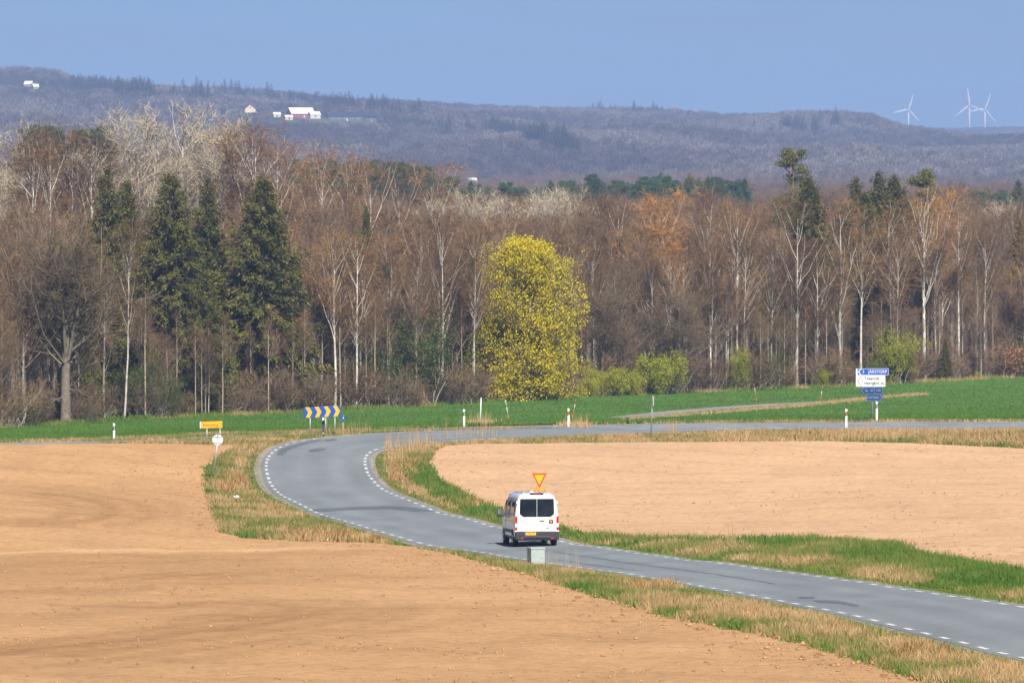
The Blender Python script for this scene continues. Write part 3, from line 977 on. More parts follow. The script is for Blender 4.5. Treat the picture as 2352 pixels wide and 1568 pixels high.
# ---- bark and foliage materials
def bark(name, a, b, dark=(0.05, 0.04, 0.035), rings=0.0, foot=0.0):
    m, n, l, bs = new_mat(name)
    f = noise(n, l, 2.4, 5, 0.65, coord='obj')
    c = ramp(n, l, f, [(0.32, a), (0.68, b)])
    oi = n.new('ShaderNodeObjectInfo')
    if rings:
        f2 = noise(n, l, 3.2, 3, 0.6, coord='obj', stretch=((0.7, 0.7, 2.6), (0, 0, 0)))
        k = ramp(n, l, f2, [(0.60, (0, 0, 0)), (0.66, (1, 1, 1))])
        c = mixc(n, l, math_n(n, l, 'MULTIPLY', k, rings), c, dark)
    if foot:
        tc = n.new('ShaderNodeTexCoord'); sp = n.new('ShaderNodeSeparateXYZ')
        l.new(tc.outputs['Object'], sp.inputs[0])
        h = math_n(n, l, 'ADD', sp.outputs[2], math_n(n, l, 'MULTIPLY', f, 3.0))
        k = ramp(n, l, math_n(n, l, 'DIVIDE', h, 6.0), [(0.25, (1, 1, 1)), (0.65, (0, 0, 0))])
        c = mixc(n, l, math_n(n, l, 'MULTIPLY', k, foot), c, tuple(x * 0.5 for x in a))
    v = math_n(n, l, 'ADD', math_n(n, l, 'MULTIPLY', oi.outputs['Random'], 0.5), 0.72)
    cm = n.new('ShaderNodeCombineColor')
    for i in range(3): l.new(v, cm.inputs[i])
    c = mixc(n, l, 1.0, c, cm.outputs[0], 'MULTIPLY')
    l.new(c, bs.inputs['Base Color'])
    bs.inputs['Roughness'].default_value = 0.9
    bs.inputs['Specular IOR Level'].default_value = 0.15
    return m
B_birch = bark("birch_bark", (0.40, 0.355, 0.29), (0.66, 0.61, 0.53), rings=0.7, foot=0.55)
B_grey = bark("grey_bark", (0.17, 0.145, 0.115), (0.30, 0.26, 0.205))
B_oak = bark("oak_bark", (0.12, 0.095, 0.072), (0.24, 0.20, 0.155))
B_pale = bark("pale_aspen_bark", (0.34, 0.30, 0.23), (0.52, 0.47, 0.37))
B_pole = bark("pole_bark", (0.24, 0.195, 0.14), (0.40, 0.34, 0.25))
B_conifer = bark("conifer_bark", (0.13, 0.085, 0.055), (0.24, 0.17, 0.11))
B_pine = bark("pine_bark", (0.22, 0.13, 0.075), (0.34, 0.20, 0.11))
T_birch = tinted("birch_twigs", [(0.0, (0.066, 0.037, 0.017)), (0.5, (0.154, 0.085, 0.037)), (1.0, (0.319, 0.184, 0.082))], rnd=0.6)
T_orange = tinted("catkin_twigs", [(0.0, (0.20, 0.10, 0.028)), (0.5, (0.36, 0.17, 0.042)), (1.0, (0.52, 0.27, 0.07))], rnd=0.1)
T_brown = tinted("brown_twigs", [(0.0, (0.055, 0.035, 0.017)), (0.5, (0.119, 0.073, 0.038)), (1.0, (0.259, 0.168, 0.086))], rnd=0.45)
T_mauve = tinted("mauve_twigs", [(0.0, (0.068, 0.043, 0.026)), (0.5, (0.141, 0.090, 0.054)), (1.0, (0.275, 0.184, 0.112))], rnd=0.4)
T_oak = tinted("oak_twigs", [(0.0, (0.050, 0.035, 0.019)), (0.5, (0.110, 0.078, 0.043)), (1.0, (0.264, 0.194, 0.107))], rnd=0.2)
T_pale = tinted("pale_twigs", [(0.0, (0.26, 0.21, 0.14)), (0.5, (0.40, 0.335, 0.23)), (1.0, (0.52, 0.45, 0.33))], rnd=0.2)
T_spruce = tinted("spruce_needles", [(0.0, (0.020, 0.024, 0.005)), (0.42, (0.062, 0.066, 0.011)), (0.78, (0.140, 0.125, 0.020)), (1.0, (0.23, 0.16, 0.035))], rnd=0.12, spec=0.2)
T_teal = tinted("far_pine_needles", [(0.0, (0.020, 0.045, 0.026)), (0.5, (0.045, 0.085, 0.042)), (1.0, (0.085, 0.13, 0.06))], rnd=0.3)
T_pine = tinted("pine_needles", [(0.0, (0.040, 0.055, 0.016)), (0.5, (0.095, 0.105, 0.028)), (1.0, (0.19, 0.17, 0.05))], rnd=0.1)
T_yew = tinted("rusty_needles", [(0.0, (0.06, 0.05, 0.012)), (0.5, (0.17, 0.11, 0.02)), (1.0, (0.30, 0.17, 0.03))], rnd=0.1)
L_maple = tinted("maple_blossom", [(0.0, (0.33, 0.27, 0.004)), (0.5, (0.55, 0.445, 0.006)), (1.0, (0.70, 0.57, 0.010))], rnd=0.0, trans=0.18)
L_green = tinted("fresh_leaves", [(0.0, (0.15, 0.185, 0.015)), (0.5, (0.30, 0.32, 0.024)), (1.0, (0.46, 0.44, 0.04))], rnd=0.25, trans=0.3)
L_ivy = tinted("dark_leaves", [(0.0, (0.02, 0.045, 0.008)), (0.5, (0.05, 0.09, 0.015)), (1.0, (0.11, 0.16, 0.03))], rnd=0.2, trans=0.2)
L_copper = tinted("copper_leaves", [(0.0, (0.22, 0.10, 0.05)), (0.5, (0.36, 0.18, 0.09)), (1.0, (0.50, 0.28, 0.15))], rnd=0.1, trans=0.2)

# ---- prototypes (unit height kept in metres, scaled when placed)
PROTO = {}
def proto(key, built, height, trunk_mat, crown_mat, leaf_mat=None):
    T, C, Lf = built
    tm = T.mesh(key + "_trunk", True); tm.materials.append(trunk_mat)
    cm = C.mesh(key + "_crown"); cm.materials.append(crown_mat)
    lm = None
    if Lf is not None:
        lm = Lf.mesh(key + "_leaves"); lm.materials.append(leaf_mat)
    PROTO.setdefault(key.split('#')[0], []).append((tm, cm, lm, height))
for i in range(4):
    proto("birch#%d" % i, broadleaf(10 + i, 22, 0.19, t0=0.38, n1=24, ang1=38, l1=0.25, shape='oval', up1=0.35, n2=7, n3=7, n4=2, twig=0.95, tw=0.036, droop=0.30, fork=(0, 1, 0, 2)[i], trunk_wob=0.03), 22, B_birch, T_birch)
for i in range(2):
    proto("forkbirch#%d" % i, broadleaf(30 + i, 22, 0.23, t0=0.40, n1=18, ang1=32, l1=0.25, shape='oval', up1=0.35, n2=6, n3=6, n4=2, twig=0.95, tw=0.032, droop=0.30, fork=3 + i, trunk_wob=0.02), 22, B_birch, T_birch)
proto("orangebirch", broadleaf(35, 22, 0.22, t0=0.38, n1=26, ang1=42, l1=0.28, shape='oval', up1=0.3, n2=7, n3=7, n4=3, twig=0.9, tw=0.045, droop=0.25, fork=2), 22, B_birch, T_orange)
for i in range(3):
    proto("alder#%d" % i, broadleaf(40 + i, 18, 0.2, t0=0.22, n1=30, ang1=46, l1=0.27, shape='round', up1=0.25, n2=7, n3=7, n4=2, twig=0.8, tw=0.032, fork=i % 2), 18, B_grey, T_brown)
for i in range(2):
    proto("mauve#%d" % i, broadleaf(45 + i, 17, 0.18, t0=0.25, n1=28, ang1=40, l1=0.27, shape='oval', up1=0.35, n2=7, n3=8, n4=2, twig=0.8, tw=0.028), 17, B_grey, T_mauve)
proto("oak#0", broadleaf(50, 20, 0.55, t0=0.24, n1=36, ang1=58, l1=0.42, shape='round', up1=0.12, n2=9, l2=0.38, n3=8, n4=2, twig=0.85, tw=0.034, wob=0.16, fork=3, top=0.82, ang2=50, ang3=48, low=6), 20, B_oak, T_oak)
proto("oak#1", broadleaf(51, 15, 0.40, t0=0.20, n1=32, ang1=60, l1=0.44, shape='round', up1=0.1, n2=8, l2=0.4, n3=8, n4=2, twig=0.8, tw=0.034, wob=0.17, fork=2, top=0.8, ang2=50, ang3=48, low=5), 15, B_oak, T_oak)
for i in range(2):
    proto("aspen#%d" % i, broadleaf(60 + i, 26, 0.38, t0=0.30, n1=34, ang1=40, l1=0.36, shape='fan', up1=0.35, n2=8, l2=0.38, n3=6, n4=1, twig=1.0, tw=0.05, wob=0.1, fork=4, top=0.86), 26, B_pale, T_pale)
for i in range(3):
    proto("pole#%d" % i, broadleaf(70 + i, 14, 0.10, t0=0.50, n1=16, ang1=40, l1=0.17, shape='cone', up1=0.3, n2=5, n3=6, n4=1, twig=0.7, tw=0.028, trunk_wob=0.02, low=3), 14, B_pole, T_brown)
for i in range(3):
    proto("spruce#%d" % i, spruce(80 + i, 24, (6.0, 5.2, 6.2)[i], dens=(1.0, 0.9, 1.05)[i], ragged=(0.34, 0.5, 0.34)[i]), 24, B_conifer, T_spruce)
proto("pine", pine(90, 20, 3.4, clear=0.52, n=26, pads=150), 20, B_pine, T_pine)
proto("pine#1", pine(91, 18, 3.2, clear=0.45, n=30, pads=170), 18, B_pine, T_pine)
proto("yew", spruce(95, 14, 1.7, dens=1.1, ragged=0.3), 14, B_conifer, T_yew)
proto("maple", broadleaf(100, 18, 0.34, stems=3, spread=0.8, t0=0.14, n1=44, ang1=66, l1=0.325, shape='egg', up1=0.12, n2=8, n3=8, n4=0, twig=0.7, tw=0.03, wob=0.1, top=0.9, leaf=(86000, 0.160, 0.0, 1.0), low=34), 18, B_oak, T_oak, L_maple)
proto("greenbush", shrub(110, 4.5, 4.6, leaf=(13000, 0.15, 0.1, 1.0)), 4.5, B_grey, T_brown, L_green)
proto("greenbush#1", shrub(111, 6.0, 4.2, leaf=(13000, 0.15, 0.1, 0.9)), 6.0, B_grey, T_brown, L_green)
proto("ivybush", shrub(112, 6.0, 3.6, leaf=(5200, 0.16, 0.0, 1.0)), 6.0, B_grey, T_brown, L_ivy)
proto("copperbush", shrub(113, 4.5, 3.6, leaf=(2600, 0.2, 0.0, 1.0)), 4.5, B_grey, T_brown, L_copper)
for i in range(3):
    proto("brownbush#%d" % i, shrub(120 + i, 4.2, 4.2, n1=18, n2=10, n3=10, tint=(0.1, 0.9)), 4.2, B_grey, (T_brown, T_mauve, T_oak)[i])

INFO = {  # kind -> object name, category
 'birch': ("birch_tree", "birch"), 'forkbirch': ("birch_tree", "birch"), 'orangebirch': ("birch_tree", "birch"), 'alder': ("bare_tree", "tree"), 'mauve': ("bare_tree", "tree"),
 'oak': ("oak_tree", "oak"), 'aspen': ("aspen_tree", "aspen"), 'pole': ("slender_tree", "slender tree"), 'spruce': ("spruce_tree", "spruce"), 'pine': ("pine_tree", "pine"), 'yew': ("rusty_conifer", "conifer"),
 'maple': ("maple_tree", "maple"), 'greenbush': ("leafy_shrub", "shrub"), 'ivybush': ("leafy_shrub", "shrub"), 'copperbush': ("copper_shrub", "shrub"), 'brownbush': ("bare_shrub", "shrub")}
trng = random.Random(7)
def plant(kind, x, y, H, label, group=None, v=None, rz=None, wide=1.0, lean=0.0):
    ps = PROTO[kind]
    tm, cm, lm, h = ps[trng.randrange(len(ps)) if v is None else v]
    nm, cat = INFO[kind]
    o = thing(nm, label, cat, (x, y, gz(x, y) - 0.1), trng.uniform(0, 6.28) if rz is None else rz, group)
    s = H / h
    o.scale = (s * wide, s * wide, s)
    if lean: o.rotation_euler = (0, lean, 0)
    link("trunk", tm, o)
    link("crown", cm, o)
    if lm is not None:
        link("blossom" if kind == 'maple' else "foliage", lm, o)
    return o
def edge_y(x):
    """distance of the wood's edge at that bearing (px)"""
    u = np.array([512 + FPX * e[0] / e[1] for e in EDGE])
    return float(np.interp(x, u, EDGE[:, 1]))
HERO = []
def hero(kind, x, ytop, off, label, group=None, v=None, wide=1.0, lean=0.0, rz=None, ybase=None):
    """x and top in photo units (2352 wide), off = metres behind the wood's edge"""
    px, py = x / K, ytop / K
    Y = edge_y(px) + off
    X = (px - 512) / FPX * Y
    top = ray_pt(px, py, Y)[2]
    H = top - gz(X, Y)
    HERO.append((X, Y, kind, px))
    return plant(kind, X, Y, H, label, group, v, rz, wide, lean)

hero('oak', 150, 452, 3, "broad bare oak with a thick grey trunk at the left end of the green field", v=0, wide=1.0, rz=0.6)
hero('birch', 285, 520, 4, "crooked white birch leaning beside the broad bare oak", v=2, lean=0.03, wide=0.75)
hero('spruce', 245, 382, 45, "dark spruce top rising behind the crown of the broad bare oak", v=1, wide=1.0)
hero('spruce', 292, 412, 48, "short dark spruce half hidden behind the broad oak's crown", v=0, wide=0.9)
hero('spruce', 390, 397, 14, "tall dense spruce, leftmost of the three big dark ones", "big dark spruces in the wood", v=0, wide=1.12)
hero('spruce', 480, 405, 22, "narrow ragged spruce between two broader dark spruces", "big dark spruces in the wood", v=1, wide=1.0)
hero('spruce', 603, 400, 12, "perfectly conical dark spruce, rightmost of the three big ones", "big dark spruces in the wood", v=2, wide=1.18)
hero('spruce', 470, 620, 8, "low spruce skirted under the narrow ragged spruce", v=0, wide=1.1)
hero('spruce', 842, 470, 55, "small olive spruce top poking out of brown birch crowns above the chevron board", v=1, wide=0.7)
for x, yt, v, lab in [(300, 262, 0, "pale grey aspen with a fan crown, left half of the tall pale pair"), (420, 248, 1, "tallest pale grey aspen, standing over the dark spruces"), (480, 300, 0, "pale grey aspen leaning out to the right of the tallest aspen"), (20, 292, 1, "pale grey aspen at the left edge of the wood's skyline")]:
    hero('aspen', x, yt, 240, lab, "tall pale aspens behind the spruces", v=v, wide=1.25)
for x, yt, off, lab in [(1075, 440, 190, "pale bushy aspen crown above the wood, left of the yellow maple's top"), (1120, 455, 190, "pale bushy aspen crown just left of the yellow maple's top"), (1260, 440, 200, "pale grey aspen crown straight behind the yellow maple"), (1320, 440, 210, "pale grey aspen crown right behind the yellow maple's shoulder"), (2300, 470, 150, "pale grey thicket of aspen at the right edge of the wood"), (2230, 500, 140, "smaller pale aspen beside the right edge thicket")]:
    hero('aspen', x, yt, off, lab, "pale aspen crowns along the top of the wood", wide=1.1)
for x, yt, off, v, lab in [
 (540, 308, 150, 1, "white birch with an orange crown right of the tall pale aspens"), (585, 318, 140, 3, "white birch with two steep stems above the conical spruce"), (640, 345, 145, 2, "white birch rising behind the right side of the conical spruce"),
 (110, 318, 150, 1, "red-brown birch between the left aspen and the tall pale pair"), (165, 312, 155, 3, "white-stemmed birch left of the tall pale aspens"), (215, 335, 150, 0, "birch with a rusty crown behind the broad oak"), (75, 350, 130, 2, "birch with a reddish crown above the oak's left side"),
 (740, 352, 150, 3, "white multi-stemmed birch standing above the chevron board"), (800, 378, 140, 3, "white birch with a broom of steep branches right of the small olive spruce"), (850, 385, 145, 1, "white birch behind the small olive spruce"), (915, 395, 150, 1, "white birch right of the small olive spruce"), (995, 393, 110, 1, "lone white birch standing clear against the far hillside, left of the maple"),
 (965, 520, 60, 1, "short orange-brown birch below the lone white birch"), (1020, 505, 6, 1, "forked white birch with rusty twigs at the field edge left of the yellow maple"), (1085, 560, 8, 0, "slender birch between the forked birch and the yellow maple"),
 (1420, 470, 90, 1, "birch with rusty twigs behind the maple's right shoulder"), (1370, 465, 95, 0, "birch with a rounded rusty crown right behind the maple"),
 (1625, 440, 60, 0, "birch with long pale limbs right of the orange birch"), (1690, 480, 10, 1, "white birch with bent bare limbs right of the orange birch"), (1712, 560, 8, 2, "thin white birch beside the birch with bent limbs"), (1770, 560, 6, 0, "thin grey birch left of the tall pine"), (1832, 470, 8, 1, "white birch curving to the right below the tall pine"),
 (2265, 540, 12, 2, "straight birch with open branches near the right edge of the field"), (2205, 480, 10, 0, "leaning white birch right of the big forked birch"), (2048, 480, 12, 0, "white birch behind the bright green bush"), (1975, 490, 6, 0, "straight white birch right behind the guide signs")]:
    hero('birch', x, yt, off, lab, "birches of the wood", v=v)
hero('forkbirch', 1930, 470, 4, "large white birch forking low above the blue guide signs", "birches of the wood", v=0, rz=0.4)
hero('forkbirch', 2125, 450, 6, "largest forked white birch with a rusty crown, right of the guide signs", "birches of the wood", v=1, wide=1.15, rz=2.2)
hero('orangebirch', 1520, 472, 30, "glowing orange birch with catkins right of the yellow maple", "birches of the wood", wide=1.05)
hero('orangebirch', 2160, 470, 30, "orange-brown birch crown behind the largest forked birch", "birches of the wood", wide=0.9)
hero('maple', 1206, 524, -2, "flowering yellow maple at the edge of the green field", v=0, wide=1.06, rz=1.0)
hero('oak', 1562, 640, 2, "dark crooked oak right of the yellow-green bushes", v=1, wide=1.0)
hero('oak', 1385, 640, 6, "rounded dark oak standing right beside the yellow maple", v=1, wide=1.05, rz=2.0)
hero('oak', 1480, 700, 8, "low dark oak between two rounded oaks behind the yellow-green bushes", v=1, wide=1.1, rz=4.0)
hero('pine', 1820, 344, 90, "tall open pine standing clear above the wood", v=0, wide=0.62, rz=0.5)
hero('spruce', 1858, 404, 60, "bushy spruce top right under the tall open pine", v=0, wide=1.1)
for x, yt, off, v, lab in [(1968, 404, 70, 1, "spruce top, leftmost of the dark cluster above the guide signs"), (2016, 391, 72, 1, "tallest spruce of the dark cluster above the guide signs"), (2052, 400, 76, 2, "spruce top at the right of the dark cluster above the guide signs"), (1985, 440, 60, 0, "low bushy spruce in front of the dark cluster")]:
    hero('spruce', x, yt, off, lab, "spruce cluster above the guide signs", v=v, wide=1.15)
hero('pine', 2110, 400, 95, "round-headed pine right of the dark spruce cluster", v=1, wide=0.7)
hero('yew', 2025, 500, 20, "narrow rust-coloured conifer among the white birches", wide=1.0)
hero('yew', 2342, 500, 40, "narrow rusty conifer at the right edge of the wood", wide=1.0)
hero('spruce', 2172, 775, 2, "young green spruce at the field edge right of the bright bush", v=0, wide=0.8)
hero('spruce', 1770, 620, 14, "dark understorey spruce left of the guide signs", v=0, wide=0.8)
hero('spruce', 1985, 620, 30, "shaded spruce between the white birches behind the signs", v=1, wide=0.9)
hero('greenbush', 2055, 760, 0, "bright yellow-green bush at the field edge right of the guide signs", v=1, wide=0.85)
hero('greenbush', 1390, 838, -1, "yellow-green bush beside the foot of the maple", v=0)
hero('greenbush', 1440, 848, -1, "low yellow-green bush in the middle of the bush row", v=0)
hero('greenbush', 1510, 805, 0, "round yellow-green bush under the dark crooked oak", v=0, wide=0.95)
hero('greenbush', 1700, 800, 2, "slim yellow-green bush left of the tall orange stake", v=1, wide=0.5)
hero('greenbush', 1355, 862, -1, "small yellow-green bush touching the maple's lowest boughs", v=0, wide=0.8)
hero('greenbush', 1890, 845, 2, "patchy green bush left of the guide signs", v=1, wide=0.8)
hero('greenbush', 2245, 850, 2, "low olive bush at the right end of the field edge", v=1, wide=0.7)
hero('ivybush', 975, 735, 4, "dark green ivy-clad thicket left of the forked birch", wide=1.0)
hero('ivybush', 1080, 850, 3, "dark green shrub at the left foot of the maple", wide=0.9)
hero('ivybush', 1660, 870, 1, "dark green shrub at the field edge left of the orange stake", wide=0.9)
hero('ivybush', 330, 830, 4, "dark green shrub right of the leaning birch", wide=0.9)
hero('ivybush', 880, 790, 10, "dark green undergrowth behind the slender trunks", wide=1.2)
hero('copperbush', 2318, 790, 2, "copper-leaved young beech at the right end of the field edge")

# ---- the rest of the near wood
LANDMARKS = [(20, "the wood's left end"), (150, "the broad oak"), (285, "the crooked birch"), (390, "the tallest spruce"), (487, "the orange arrow sign"), (603, "the conical spruce"), (741, "the chevron board"), (842, "the olive spruce"), (975, "the ivy thicket"), (1075, "the slender birch"),
 (1220, "the yellow maple"), (1320, "the leaning stake"), (1390, "the rounded oak"), (1510, "the round bush"), (1562, "the crooked oak"), (1690, "the bent-limbed birch"), (1735, "the orange stake"), (1832, "the curving birch"), (1930, "the low-forked birch"), (2010, "the guide signs"), (2055, "the bright bush"), (2125, "the largest birch"), (2172, "the young spruce"), (2265, "the straight birch"), (2318, "the copper beech")]
def whereabouts(px):
    x = px * K
    m = min(LANDMARKS, key=lambda q: abs(q[0] - x))
    d = x - m[0]
    return ("behind " if abs(d) < 12 else "left of " if d < 0 else "right of ") + m[1]
KINDTXT = {'birch': "bare rusty birch", 'alder': "bare brown tree", 'mauve': "bare greyish tree", 'pole': "slender pale-trunked tree", 'brownbush': "bare brown shrub", 'oak': "bare grey oak", 'greenbush': "half-leafed green shrub", 'ivybush': "dark green shrub"}
rr = random.Random(21)
OCC = {}
def near_hero(x, y, d):
    return any(abs(x - a) < d and abs(y - b) < d for a, b, k, _ in HERO if k not in ('greenbush', 'ivybush'))
def fill(kinds, n, o0, o1, hmin, hmax, sep, where, opow=1.0, cond=None):
    c = 0; tries = 0
    while c < n and tries < n * 30:
        tries += 1
        px = rr.uniform(-45, 1070)
        off = o0 + (o1 - o0) * rr.random() ** opow
        if cond and not cond(px, off): continue
        Y = edge_y(px) + off; X = (px - 512) / FPX * Y
        kind = rr.choices([k for k, w in kinds], [w for k, w in kinds])[0]
        cell = (int(X // sep), int(Y // sep))
        if any((cell[0] + i, cell[1] + j) in OCC and math.hypot(OCC[(cell[0] + i, cell[1] + j)][0] - X, OCC[(cell[0] + i, cell[1] + j)][1] - Y) < sep for i in (-1, 0, 1) for j in (-1, 0, 1)): continue
        if near_hero(X, Y, 1.6): continue
        # do not stand a tall tree in front of the big spruces, the maple or the green bushes
        H = rr.uniform(hmin, hmax)
        bad = False
        for a, b, k, hp in HERO:
            if b > Y - 1 and k in ('maple', 'greenbush', 'spruce', 'copperbush') and abs(hp - px) < (46 if k == 'maple' else 22) and b - Y < 30:
                if k == 'spruce' and H < 11 and off < 14: continue
                bad = True
        if bad: continue
        OCC[cell] = (X, Y)
        f = (H - hmin) / (hmax - hmin)
        size = "low " if f < 0.33 else "tall " if f > 0.67 else "middling "
        lab = size + KINDTXT[kind] + " " + where + " " + whereabouts(px)
        plant(kind, X, Y, H, lab, {'birch': "rusty bare birches", 'alder': "brown bare trees", 'mauve': "greyish bare trees", 'pole': "slender pale trunks", 'brownbush': "bare shrubs", 'ivybush': "dark green shrubs"}[kind] + " " + where)
        c += 1
    return c
import time
_t = time.time()
n1 = fill([('pole', 8), ('birch', 0.6)], 120, 1, 16, 9.5, 14, 1.3, "at the field edge", 1.2, lambda px, o: (px < 18 or 135 < px < 480 or px > 720))
n2 = fill([('brownbush', 10), ('ivybush', 1.6)], 120, 0, 14, 2.4, 5.2, 1.5, "at the field edge", 1.3, lambda px, o: not (px < 420) or rr.random() < 0.35)
n3 = fill([('alder', 6), ('mauve', 4), ('birch', 2)], 130, 8, 45, 12, 17, 2.6, "just inside")
n4 = fill([('alder', 4), ('mauve', 4), ('birch', 5)], 170, 40, 110, 14.5, 20.5, 3.0, "deep inside")
n6 = fill([('birch', 1)], 36, 3, 22, 12, 18.5, 2.4, "just inside", 1.0, lambda px, o: px > 250)
n5 = fill([('mauve', 4), ('alder', 5)], 60, 2, 16, 5.5, 10.5, 2.2, "along the edge", 1.2, lambda px, o: px > 585 or px < 15 or 130 < px < 215)
print("fill", n1, n2, n3, n4, time.time() - _t)
# ------------------------------------------------------------------ woods that read as one mass (scattered copies)
def kinds_collection(name, keys):
    c = bpy.data.collections.new(name)
    i = 0
    for key in keys:
        for tm, cm, lm, h in PROTO[key[0]]:
            # one joined mesh per kind, unit height
            vs, fs, mats, mi, tint, base = [], {}, [], {}, [], 0
            me = bpy.data.meshes.new("wood_kind")
            bm = bmesh.new()
            for k, src in enumerate((tm, cm)):
                n0 = len(bm.faces)
                bm.from_mesh(src)
                bm.faces.ensure_lookup_table()
                for f in bm.faces[n0:]:
                    f.material_index = k
            for v in bm.verts:
                v.co /= h
            bm.to_mesh(me); bm.free()
            me.materials.append(key[1] or tm.materials[0]); me.materials.append(key[2] or cm.materials[0])
            o = bpy.data.objects.new("wood_kind_%02d" % i, me)
            c.objects.link(o)
            i += 1
    return c, i
def scatter(name, pts, scale, pick, coll, label=None, kind='stuff', wide=None):
    pts = np.asarray(pts)
    n = len(pts)
    me = bpy.data.meshes.new(name)
    me.vertices.add(n)
    me.vertices.foreach_set('co', pts.astype(np.float32).ravel())
    rng = np.random.default_rng(n)
    a = me.attributes.new('size', 'FLOAT_VECTOR', 'POINT')
    w = np.ones(n) if wide is None else wide
    a.data.foreach_set('vector', np.column_stack([scale * w, scale * w, scale]).astype(np.float32).ravel())
    a = me.attributes.new('turn', 'FLOAT_VECTOR', 'POINT')
    a.data.foreach_set('vector', np.column_stack([np.zeros(n), np.zeros(n), rng.uniform(0, 6.28, n)]).astype(np.float32).ravel())
    a = me.attributes.new('pick', 'INT', 'POINT')
    a.data.foreach_set('value', np.asarray(pick, dtype=np.int32))
    o = link(name, me)
    g = bpy.data.node_groups.new(name, 'GeometryNodeTree')
    g.interface.new_socket('Geometry', in_out='INPUT', socket_type='NodeSocketGeometry')
    g.interface.new_socket('Geometry', in_out='OUTPUT', socket_type='NodeSocketGeometry')
    gi, go = g.nodes.new('NodeGroupInput'), g.nodes.new('NodeGroupOutput')
    ip = g.nodes.new('GeometryNodeInstanceOnPoints')
    ci = g.nodes.new('GeometryNodeCollectionInfo')
    ci.inputs[0].default_value = coll
    ci.inputs[1].default_value = True
    ci.inputs[2].default_value = True
    def na(nm, ty):
        x = g.nodes.new('GeometryNodeInputNamedAttribute'); x.data_type = ty; x.inputs[0].default_value = nm
        return x.outputs[0]
    ip.inputs['Pick Instance'].default_value = True
    g.links.new(gi.outputs[0], ip.inputs['Points'])
    g.links.new(ci.outputs[0], ip.inputs['Instance'])
    g.links.new(na('pick', 'INT'), ip.inputs['Instance Index'])
    er = g.nodes.new('FunctionNodeEulerToRotation')
    g.links.new(na('turn', 'FLOAT_VECTOR'), er.inputs[0])
    g.links.new(er.outputs[0], ip.inputs['Rotation'])
    g.links.new(na('size', 'FLOAT_VECTOR'), ip.inputs['Scale'])
    g.links.new(ip.outputs[0], go.inputs[0])
    md = o.modifiers.new('scatter', 'NODES')
    md.node_group = g
    o['kind'] = kind
    if label: o['label'] = label
    return o

# wood behind the individually built trees
grng = np.random.default_rng(5)
coll_mid, nmid = kinds_collection("wood_kinds_mid", [('birch', None, None), ('alder', None, None), ('mauve', None, None), ('aspen', None, None)])
pts, sc, pk = [], [], []
for k in range(5600):
    px = grng.uniform(-330, 1350)
    off = (70 if -50 < px < 1075 else 2) + 560 * grng.uniform() ** 1.2
    Y = edge_y(px) + off
    X = (px - 512) / FPX * Y
    pts.append((X, Y)); 
    h = grng.uniform(13, 19)
    p = grng.choice([0, 1, 2, 3, 4, 5, 6, 7, 8, 9, 10], p=np.array([2, 2, 2, 2, 3, 3, 3, 4, 4, .45, .45]) / 25.9)
    sc.append(h); pk.append(p)
pts = np.array(pts)
scatter("bare_woodland", np.column_stack([pts, ground(pts[:, 0], pts[:, 1]) - 0.2]), np.array(sc), pk, coll_mid, "brown mass of bare woodland stretching back behind the first trees")

# bluish green pines beyond the bare wood
coll_pine, npine = kinds_collection("wood_kinds_pine", [('spruce', None, T_teal), ('pine', None, T_teal)])
pts, sc, pk, wd = [], [], [], []
bands = [(28, 110, 133, 1500, 40), (290, 430, 170, 1500, 70), (40, 110, 150, 1450, 20), (430, 470, 184, 1500, 20), (470, 590, 191, 1550, 45), (590, 745, 186, 1600, 130), (860, 910, 196, 1450, 20), (930, 1075, 196, 1350, 60)]
for a, b, top, Y0, n in bands:
    for k in range(n):
        px = grng.uniform(a, b); Y = Y0 + grng.uniform(-60, 140)
        X = (px - 512) / FPX * Y
        g = gz(X, Y)
        H = ray_pt(px, top + grng.normal(0, 5) - 1, Y)[2] - g
        if H < 3: continue
        pts.append((X, Y, g - 0.3)); sc.append(min(H, 30)); pk.append(grng.integers(0, npine)); wd.append(min(1.15, max(0.85, 12 / H)))
scatter("pine_woodland", np.array(pts), np.array(sc), pk, coll_pine, "strip of bluish green pines beyond the bare wood", wide=np.array(wd))

